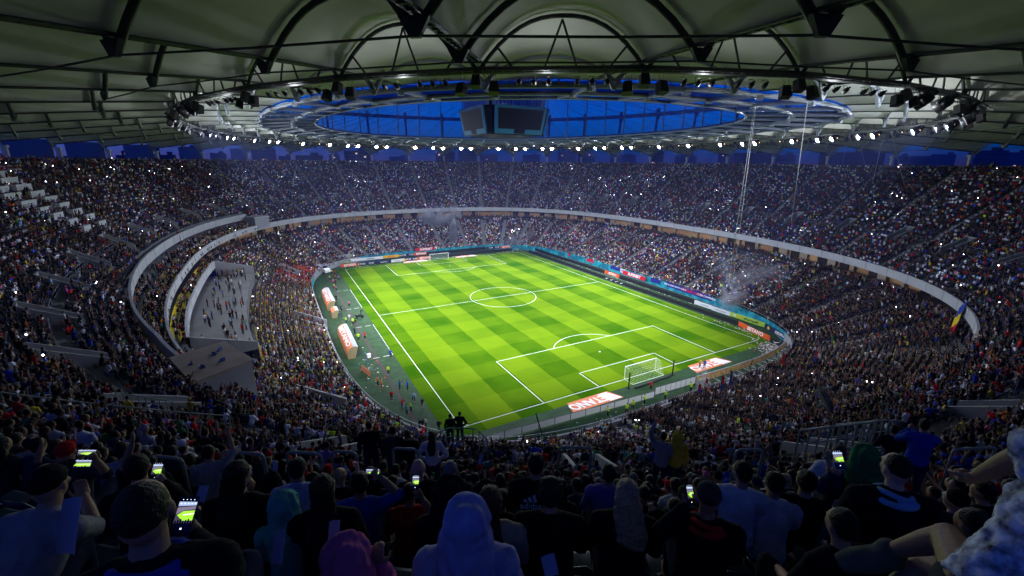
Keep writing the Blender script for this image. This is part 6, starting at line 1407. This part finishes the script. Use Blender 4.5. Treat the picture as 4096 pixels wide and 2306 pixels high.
for dx, dy, a in ((-1.4, -.5, .3), (.2, .9, 1), (1.0, -1, 2), (-.4, -1.8, .8), (.6, 1.9, 2.5)): b.box((dx-60.4, dy-57, 18.32), (.32, .5, .08), rz=a); b.box((dx-60.4+.1, dy-57, 18.45), (.08, .42, .3), rz=a)
tag(b.build('broken_seat', mat('broken_blue', (.05, .09, .28), .5)), 'broken blue seats lying on the beige booth roof', 'broken seats', kind='stuff')
booth([np.array([-61.5, 62.5]), np.array([-57.5, 65.5]), np.array([-54.8, 62.0]), np.array([-58.8, 59.2])], 14.6, 18.2, 'small white booth with window at the far end of the balcony', True)
def hit_up(u, v, hgt=1.0):
    d = ray(u, v); tg = np.linspace(8, 30, 1101); X, Y, NX, NY = mainpt(tg)
    for q in np.arange(20, 260, .5):
        p = CAM+d*q; dx, dy = p[0]-X, p[1]-Y; cr = dx*NY-dy*NX; s = dx*NX+dy*NY; k = int(np.argmin(np.abs(cr)+1000*(s < -30)))
        if s[k] > 0:
            z = uz(max(0, (s[k]-.4-(.9 if s[k] > 8.4 else 0))/.8))
            if p[2] < z+hgt: return p, NX[k], NY[k], tg[k], z
M_DESK = mat('desk_panel', (.62, .62, .64), .6)
DK = [(34, 205, 68), (82, 254, 165), (188, 302, 165), (45, 322, 90), (110, 378, 180), (292, 350, 155), (228, 426, 175), (395, 395, 150), (350, 476, 120), (495, 442, 130), (448, 522, 135), (592, 486, 125), (562, 567, 125), (690, 527, 118), (665, 610, 110), (778, 570, 113)]
for k, (x, y, w) in enumerate(DK):
    p, nx, ny, t, z = hit_up(x/1.883, 600+y/1.883, .6); L = max(2.2, w/1.883/FPX*np.linalg.norm(p-CAM)*.95); a = math.atan2(ny, nx)
    r = empty('press_desk', (p[0], p[1], z), a, f'white fronted press desk, {["rightmost", "leftmost"][k % 2] if False else ORDN[(k//2) % 6]} tier, {"right" if k % 2 else "left"} file, {"upper" if k < 8 else "lower"} half', 'desk', 'white press desks in the left upper stand')
    b = MB(); b.box((0, 0, .95), (.08, L, 1.15)); b.build('front_panel', M_DESK, r); b = MB(); b.box((.35, 0, 1.45), (.6, L, .05)); b.build('desk_top', M_DESK, r); b = MB(); [b.box((.35, e*(L/2-.05), .72), (.6, .06, 1.4)) for e in (-1, 1)]; b.build('side_panel', M_DESK, r)
def flag(pole, cloth, m, label, cat='flag', name='flag', pm=None):
    r = empty(name, tuple(pole[0]), label=label, cat=cat); o0 = np.array(pole[0]); b = MB(); b.tube([np.array(q)-o0 for q in pole], .035, 6); b.build('flag_pole', pm or M_STL, r)
    for k, (G, mm) in enumerate(cloth): b = MB(); b.grid(np.array(G)-o0); b.build('flag_cloth', mm, r)
    return r
M_FY = mat('flag_yellow', (.75, .55, .02), .8); M_FB = mat('flag_blue', (.02, .06, .35), .8); M_FR = mat('flag_red', (.55, .01, .02), .8)
# big flag hanging over the parapet at the right
tf = tpt(*atz(3868, 1225, 15.7)[:2])[0]; cl = []
for k, mm in enumerate((M_FB, M_FY, M_FR)):
    G = [[up(tf+.02*q, -.25-.12*math.sin(q*1.3+k)-.05*zz, 15.9-zz*(1.0)-1.5*(2-k)*0-q*.15) for zz in np.linspace(1.7*(k), 1.7*(k+1), 4)] for q in np.linspace(-5, 5, 9)]; cl.append((G, mm))
flag([up(tf-.1, -.1, 15.9), up(tf+.1, -.1, 15.9)], cl, None, 'large blue, yellow and red flag draped over the parapet at the right')
def standflag(u, v, d, h, w, mats, label, lean=(0, 0), zfix=None):
    p = atd(u, v, d) if zfix is None else atz(u, v, zfix); q = p+np.array([lean[0], lean[1], h]); x = cR*w; cl = []
    n = len(mats)
    for k, mm in enumerate(mats): cl.append(([[q-np.array([0, 0, h*.08])+x*(i/5*1.0)*(1) +np.array([0, 0, -.08*i])-np.array([0, 0, zz])+cF*.12*math.sin(i*1.5+zz) for zz in np.linspace(h*.62*k/n, h*.62*(k+1)/n, 3)] for i in range(6)], mm))
    return flag([p, q], cl, None, label)
standflag(2300+920/1.883, 900+1300/1.883, 80, 2.6, .5, (M_FR, M_FB), 'red and blue flag left by the near goal road', zfix=2.0); standflag(2300+1085/1.883, 900+1300/1.883, 80, 4.0, .45, (M_FR, M_FB), 'tall furled red and blue flag among the dark fans', zfix=2.5); standflag(2300+975/1.883, 900+1250/1.883, 80, 2.4, .45, (M_FR, M_BW), 'small red and white flag between the others', zfix=2.0)
standflag(2300+1150/1.883, 900+1270/1.883, 80, 4.2, .4, (M_FB, M_FB), 'dark blue and white furled flag beside the tall red one', zfix=2.5); standflag(3120, 1475, 70, 3, .5, (M_FR,), 'thin red flag in the dark crowd, centre right', zfix=5); standflag(3250, 1465, 70, 3, .5, (M_FR, M_FB), 'thin red and blue flag in the dark crowd, right', zfix=5)
p0 = up(tpt(-72, 48)[0], 3.6, 15.4); p = atz(717, 985, 16.0)
b = MB(); G = [[p+cR*(.1+.55*math.sin(PI*min(1, f*1.1)))*s+np.array([0, 0, f*4.2]) for s in (0, 1)] for f in np.linspace(0, 1, 9)]; flag([p-[0, 0, .8], p+[0, 0, 4.3]], [(G, M_FR)], None, 'red feather flag standing on the balcony walkway', name='feather_flag')
p = atd(2145, 1660, 11.5); r = empty('raised_placard', tuple(p), label='dark placard held up on a pole at bottom centre', cat='placard'); b = MB(); b.bar(np.zeros(3), cR*.16-np.array([0, 0, .55]), .03, .20, up=tuple(cF)); b.build('sheet', mat('placard', (.05, .05, .06), .8), r)
p = atd(3275, 1545, 16); r = empty('furled_flag', tuple(p), label='dark furled flag on a slanting pole above the right crowd', cat='flag'); b = MB(); q = atd(3330, 1655, 14.5)-p; b.tube([np.zeros(3), q*.35, q*.8, q], [.05, .16, .12, .03], 8); b.build('flag_cloth', mat('placard', (.05, .05, .06)), r)
# rigging lines hanging from the roof on the right
for k, (u0, v0, z0, u1, v1, z1) in enumerate(((3019, 420, 43, 2912, 1150, 5), (3024, 420, 43, 2925, 1180, 5), (3230, 410, 43, 3160, 930, 14), (3380, 600, 43, 3312, 1010, 14), (3442, 560, 43, 3495, 880, 15), (3540, 520, 43, 3450, 900, 15), (3562, 520, 43, 3665, 940, 15))):
    a = atz(u0, v0, z0); c = atz(u1, v1, z1); b = MB(); b.tube([a*0, (c-a)*.5, c-a], .055 if k > 1 else .03, 5); tag(b.build('rigging_line', mat('white_rope', (.6, .6, .6), .6), None, tuple(a)), f'thin pale line hanging from the roof, {["leftmost", "second from left", "third from left", "fourth from left", "fifth from left", "sixth from left", "rightmost"][k]}', 'cable', 'thin lines hanging from the roof')
# railings near the camera on the left and the stair rail by the corner flag
for (pts, d, lb) in (([(0, 1570), (300, 1607), (700, 1648), (915, 1664)], [17, 19, 22, 24], 'long steel railing across the near left stand'), ([(460, 1570), (690, 1606)], [24, 26], 'short steel railing above the long one at left'), ([(3200, 1722), (3500, 1688)], [13, 15], 'steel railing in the right crowd'), ([(3340, 1700), (3560, 1680)], [15, 17], 'second steel railing in the right crowd'), ([(1740, 1735), (1800, 1712), (1905, 1716), (1950, 1760)], [22, 22, 22, 22], 'dark stair railing at the top of the steps by the corner flag')):
    P = np.array([atd(u, v, dd) for (u, v), dd in zip(pts, d)]); b = MB(); b.tube(P-P[0], .035, 6); b.tube(P-P[0]-[0, 0, .5], .025, 6)
    for f in np.linspace(0, 1, 9): q = np.array([np.interp(f*(len(P)-1), range(len(P)), P[:, c_]) for c_ in range(3)])-P[0]; b.tube([q, q-[0, 0, 1.1]], .03, 6)
    tag(b.build('handrail', M_HOOP, None, tuple(P[0])), lb, 'railing', 'steel railings near the camera')
# block numbers the photograph shows on the passage walls, and the number on the near front wall
for u, v, txt in ((3420, 870, '224'), (3663, 901, '222'), (3905, 941, '220')):
    pp, nx, ny, t, z = hit_up(3400, 850, .5) if False else (None,)*5
    best = min(range(40), key=lambda i: abs(proj(up(i+.5, us(VJ1), uz(VJ1)+.2))[0]-u)+(1e4 if proj(up(i+.5, us(VJ1), uz(VJ1)))[2] < 0 else 0)); c = up(best+.5, us(VJ1)-.02, uz(VJ1)+.35); x, y, nx, ny = [float(q) for q in mainpt(best+.5)]
    o = stick_text('block_number', txt, .85, c, (ny, -nx, 0) if np.dot((ny, -nx, 0), cR) > 0 else (-ny, nx, 0), (0, 0, 1), M_K, VOM[best], bold=.01)
c = z4p(1965, 775); t_, _ = tpt(c[0]-1.5, c[1]); pA = up(t_, -float(tin(t_))-.03, 1.45); x, y, nx, ny = [float(q) for q in mainpt(t_)]
# ---------------------------------------------------------------- the city beyond the rim
M_BLD = [mat('far_facade_%s' % n, c, .9, var=.2, vscale=.05) for n, c in (('grey', (.05, .055, .08)), ('brick', (.10, .05, .05)), ('pale', (.09, .09, .11)), ('dark', (.02, .022, .035)))]
M_LITW = mat('lit_window', (1, .7, .4), .5, emit=.12, ecol=(1, .6, .3)); M_DKW = mat('far_window', (.015, .02, .04), .3)
BL = [(15, 45, 622, 0), (240, 300, 632, 3), (480, 560, 630, 3), (500, 545, 612, 3), (585, 640, 602, 3), (740, 795, 600, 3), (640, 700, 628, 0), (850, 905, 622, 0), (930, 985, 632, 2), (1017, 1103, 602, 1), (1190, 1290, 630, 3), (1383, 1482, 613, 1), (1320, 1360, 628, 0), (1560, 1640, 636, 2), (1744, 1820, 617, 1), (1835, 1905, 609, 0), (1920, 1990, 628, 0), (2090, 2160, 630, 2), (2230, 2300, 615, 0), (2310, 2380, 624, 2), (2440, 2540, 630, 0), (2600, 2650, 618, 3), (2870, 2930, 620, 3), (2940, 3070, 622, 3), (3090, 3170, 630, 0), (3290, 3500, 620, 3), (3560, 3620, 634, 0), (3650, 3760, 634, 3), (3880, 3990, 612, 3), (4000, 4096, 620, 3), (3740, 3800, 628, 0), (1120, 1170, 634, 0), (2700, 2780, 632, 0)]
NUMF = 'first second third fourth fifth sixth seventh eighth ninth tenth eleventh twelfth thirteenth fourteenth fifteenth sixteenth seventeenth eighteenth nineteenth twentieth twenty-first twenty-second twenty-third twenty-fourth twenty-fifth twenty-sixth twenty-seventh twenty-eighth twenty-ninth thirtieth thirty-first thirty-second thirty-third thirty-fourth'.split()
for k, (u0, u1, v, mi) in enumerate(BL):
    um = (u0+u1)/2; vh = 649+(um-2048)*.0087+9; D = random.uniform(420, 900); az = ray(um, vh); a = np.arctan2(az[0], az[1]); c = CAM[:2]+np.array([math.sin(a), math.cos(a)])*D; dep = D/np.hypot(az[0], az[1])
    w = (u1-u0)/FPX*dep; h = 36+(vh-v)/FPX*dep; r = empty('city_block', (c[0], c[1], -.4), -a, f'{("grey", "brick red", "pale", "dark")[mi]} city building on the skyline, {("tall", "low")[v > 622]}, number {k}' if False else None, 'building', 'city buildings beyond the stadium rim')
    r['label'] = f'{("grey", "brick red", "pale", "dark blue")[mi]} {("tall", "low")[v > 621]} block on the skyline {NUMF[sorted(BL).index((u0, u1, v, mi))]} from the left'
    b = MB(); b.box((0, 8, h/2), (w, 16, h)); b.box((w*.2, 8, h+1.2), (w*.3, 6, 2.4)); b.build('wall', M_BLD[mi], r)
    rr = random.Random(k); f0 = max(2, int(h/3.2)-9)
    for fl in range(f0, int(h/3.2)): b = MB(); b.box((0, -.05, fl*3.2+1.6), (w*.9, .12, 1.4)); b.build('window', M_DKW, r)
    for q in range(2 if w > 14 else 1): b = MB(); b.box((rr.uniform(-.4, .4)*w, -.14, rr.randint(f0, max(f0, int(h/3.2)-1))*3.2+1.6), (1.8, .1, 1.4)); b.build('lit_window', M_LITW, r)
    for m_, frac, nm in () and ((M_DKW, .8, 'window_grid'), (M_LITW, .05 if mi != 3 else .03, 'lit_window')):
        b = MB(); rr = random.Random(k)
        for fl in range(max(2, int(30/3.2)), int(h/3.2)):
            for q in range(max(2, int(w/3.4))):
                x_ = rr.random(); lit = x_ < .05
                if lit != (nm == 'lit_window'): continue
                X = -w/2+(q+.5)*w/max(2, int(w/3.4)); b.box((X, -.05, fl*3.2+1.6), (1.7, .12, 1.5))
        if b.n: b.build(nm, m_, r)
# stadium's own floodlit mast with four heads in the gap on the left
p = atd(1215, 640, 260)
# ---------------------------------------------------------------- flare smoke
def smoke(loc, dim, dens, label, rz=0.0, sc_=.35, shear=None, cover=.5):
    me = MB(); me.ellip((0, 0, 0), (dim[0]/2, dim[1]/2, dim[2]/2), 20, 12); m = bpy.data.materials.new('flare_smoke'); m.use_nodes = True; n = m.node_tree; n.nodes.remove(n.nodes['Principled BSDF']); out = n.nodes['Material Output']; v = n.nodes.new('ShaderNodeVolumePrincipled'); v.inputs['Color'].default_value = (.85, .87, .95, 1); v.inputs['Anisotropy'].default_value = .2
    tc = n.nodes.new('ShaderNodeTexCoord'); nz = n.nodes.new('ShaderNodeTexNoise'); nz.inputs['Scale'].default_value = sc_; nz.inputs['Detail'].default_value = 4; nz.inputs['Roughness'].default_value = .62; nz.inputs['Distortion'].default_value = .6; n.links.new(tc.outputs['Object'], nz.inputs['Vector'])
    mp = n.nodes.new('ShaderNodeVectorMath'); mp.operation = 'DIVIDE'; mp.inputs[1].default_value = (dim[0]/2, dim[1]/2, dim[2]/2); n.links.new(tc.outputs['Object'], mp.inputs[0]); ln_ = n.nodes.new('ShaderNodeVectorMath'); ln_.operation = 'LENGTH'; n.links.new(mp.outputs[0], ln_.inputs[0])
    a = n.nodes.new('ShaderNodeMapRange'); a.interpolation_type = 'SMOOTHSTEP'; a.inputs['From Min'].default_value = 1; a.inputs['From Max'].default_value = .15; n.links.new(ln_.outputs['Value'], a.inputs['Value'])
    b_ = n.nodes.new('ShaderNodeMapRange'); b_.interpolation_type = 'SMOOTHSTEP'; b_.inputs['From Min'].default_value = cover; b_.inputs['From Max'].default_value = cover+.32; n.links.new(nz.outputs['Fac'], b_.inputs['Value'])
    c = n.nodes.new('ShaderNodeMath'); c.operation = 'MULTIPLY'; n.links.new(a.outputs[0], c.inputs[0]); n.links.new(b_.outputs[0], c.inputs[1])
    e = n.nodes.new('ShaderNodeMath'); e.operation = 'MULTIPLY'; n.links.new(c.outputs[0], e.inputs[0]); e.inputs[1].default_value = dens
    n.links.new(e.outputs[0], v.inputs['Density']); n.links.new(v.outputs[0], out.inputs['Volume']); o = me.build('flare_smoke', m, None, loc, rz); tag(o, label, 'smoke', kind='stuff'); return o
p = atz(1820, 985, 2); smoke((p[0], p[1]+1.5, 7.0), (4.2, 4.2, 15), 9, 'narrow white smoke column rising at the far wall', 0, .5, cover=.38); smoke((p[0]-3, p[1]+8, 14), (24, 12, 11), 2.2, 'white smoke cloud spreading over the far lower stand', .2, .16, cover=.45)
p = atz(2080, 985, 2); smoke((p[0]+2, p[1]+3, 4.5), (22, 9, 9), .7, 'low smoke patch at the far right corner', .2, .2, cover=.45)
p = atz(2905, 1235, 2); smoke((p[0]+2, p[1]+.5, 5.5), (7, 8, 11), 1.3, 'dense smoke puff at the right wall near the white boards', .2, .25, cover=.42); smoke((54, -34, 9.5), (18, 25, 12), .22, 'thin drifting smoke over the right lower stand', .2, .09, cover=.42)
p = atz(2860, 1555, 2); smoke((p[0]-1.2, p[1]+1.5, 3.6), (1.7, 2.8, 8), 1.6, 'white smoke jet rising from the dark fans by the fence', .2, .6, cover=.4)
# ================================================================ smoke haze hanging in the bowl
b = MB(); b.box((0, 60, 33), (2600, 2700, 72)); m = bpy.data.materials.new('bowl_haze'); m.use_nodes = True; n = m.node_tree; n.nodes.remove(n.nodes['Principled BSDF']); v = n.nodes.new('ShaderNodeVolumePrincipled')
v.inputs['Color'].default_value = (.34, .42, 1, 1); v.inputs['Density'].default_value = HAZE; v.inputs['Anisotropy'].default_value = .3; n.links.new(v.outputs[0], n.nodes['Material Output'].inputs['Volume'])
tag(b.build('haze', m), 'thin bluish smoke haze in the air of the stadium', 'haze', kind='stuff')
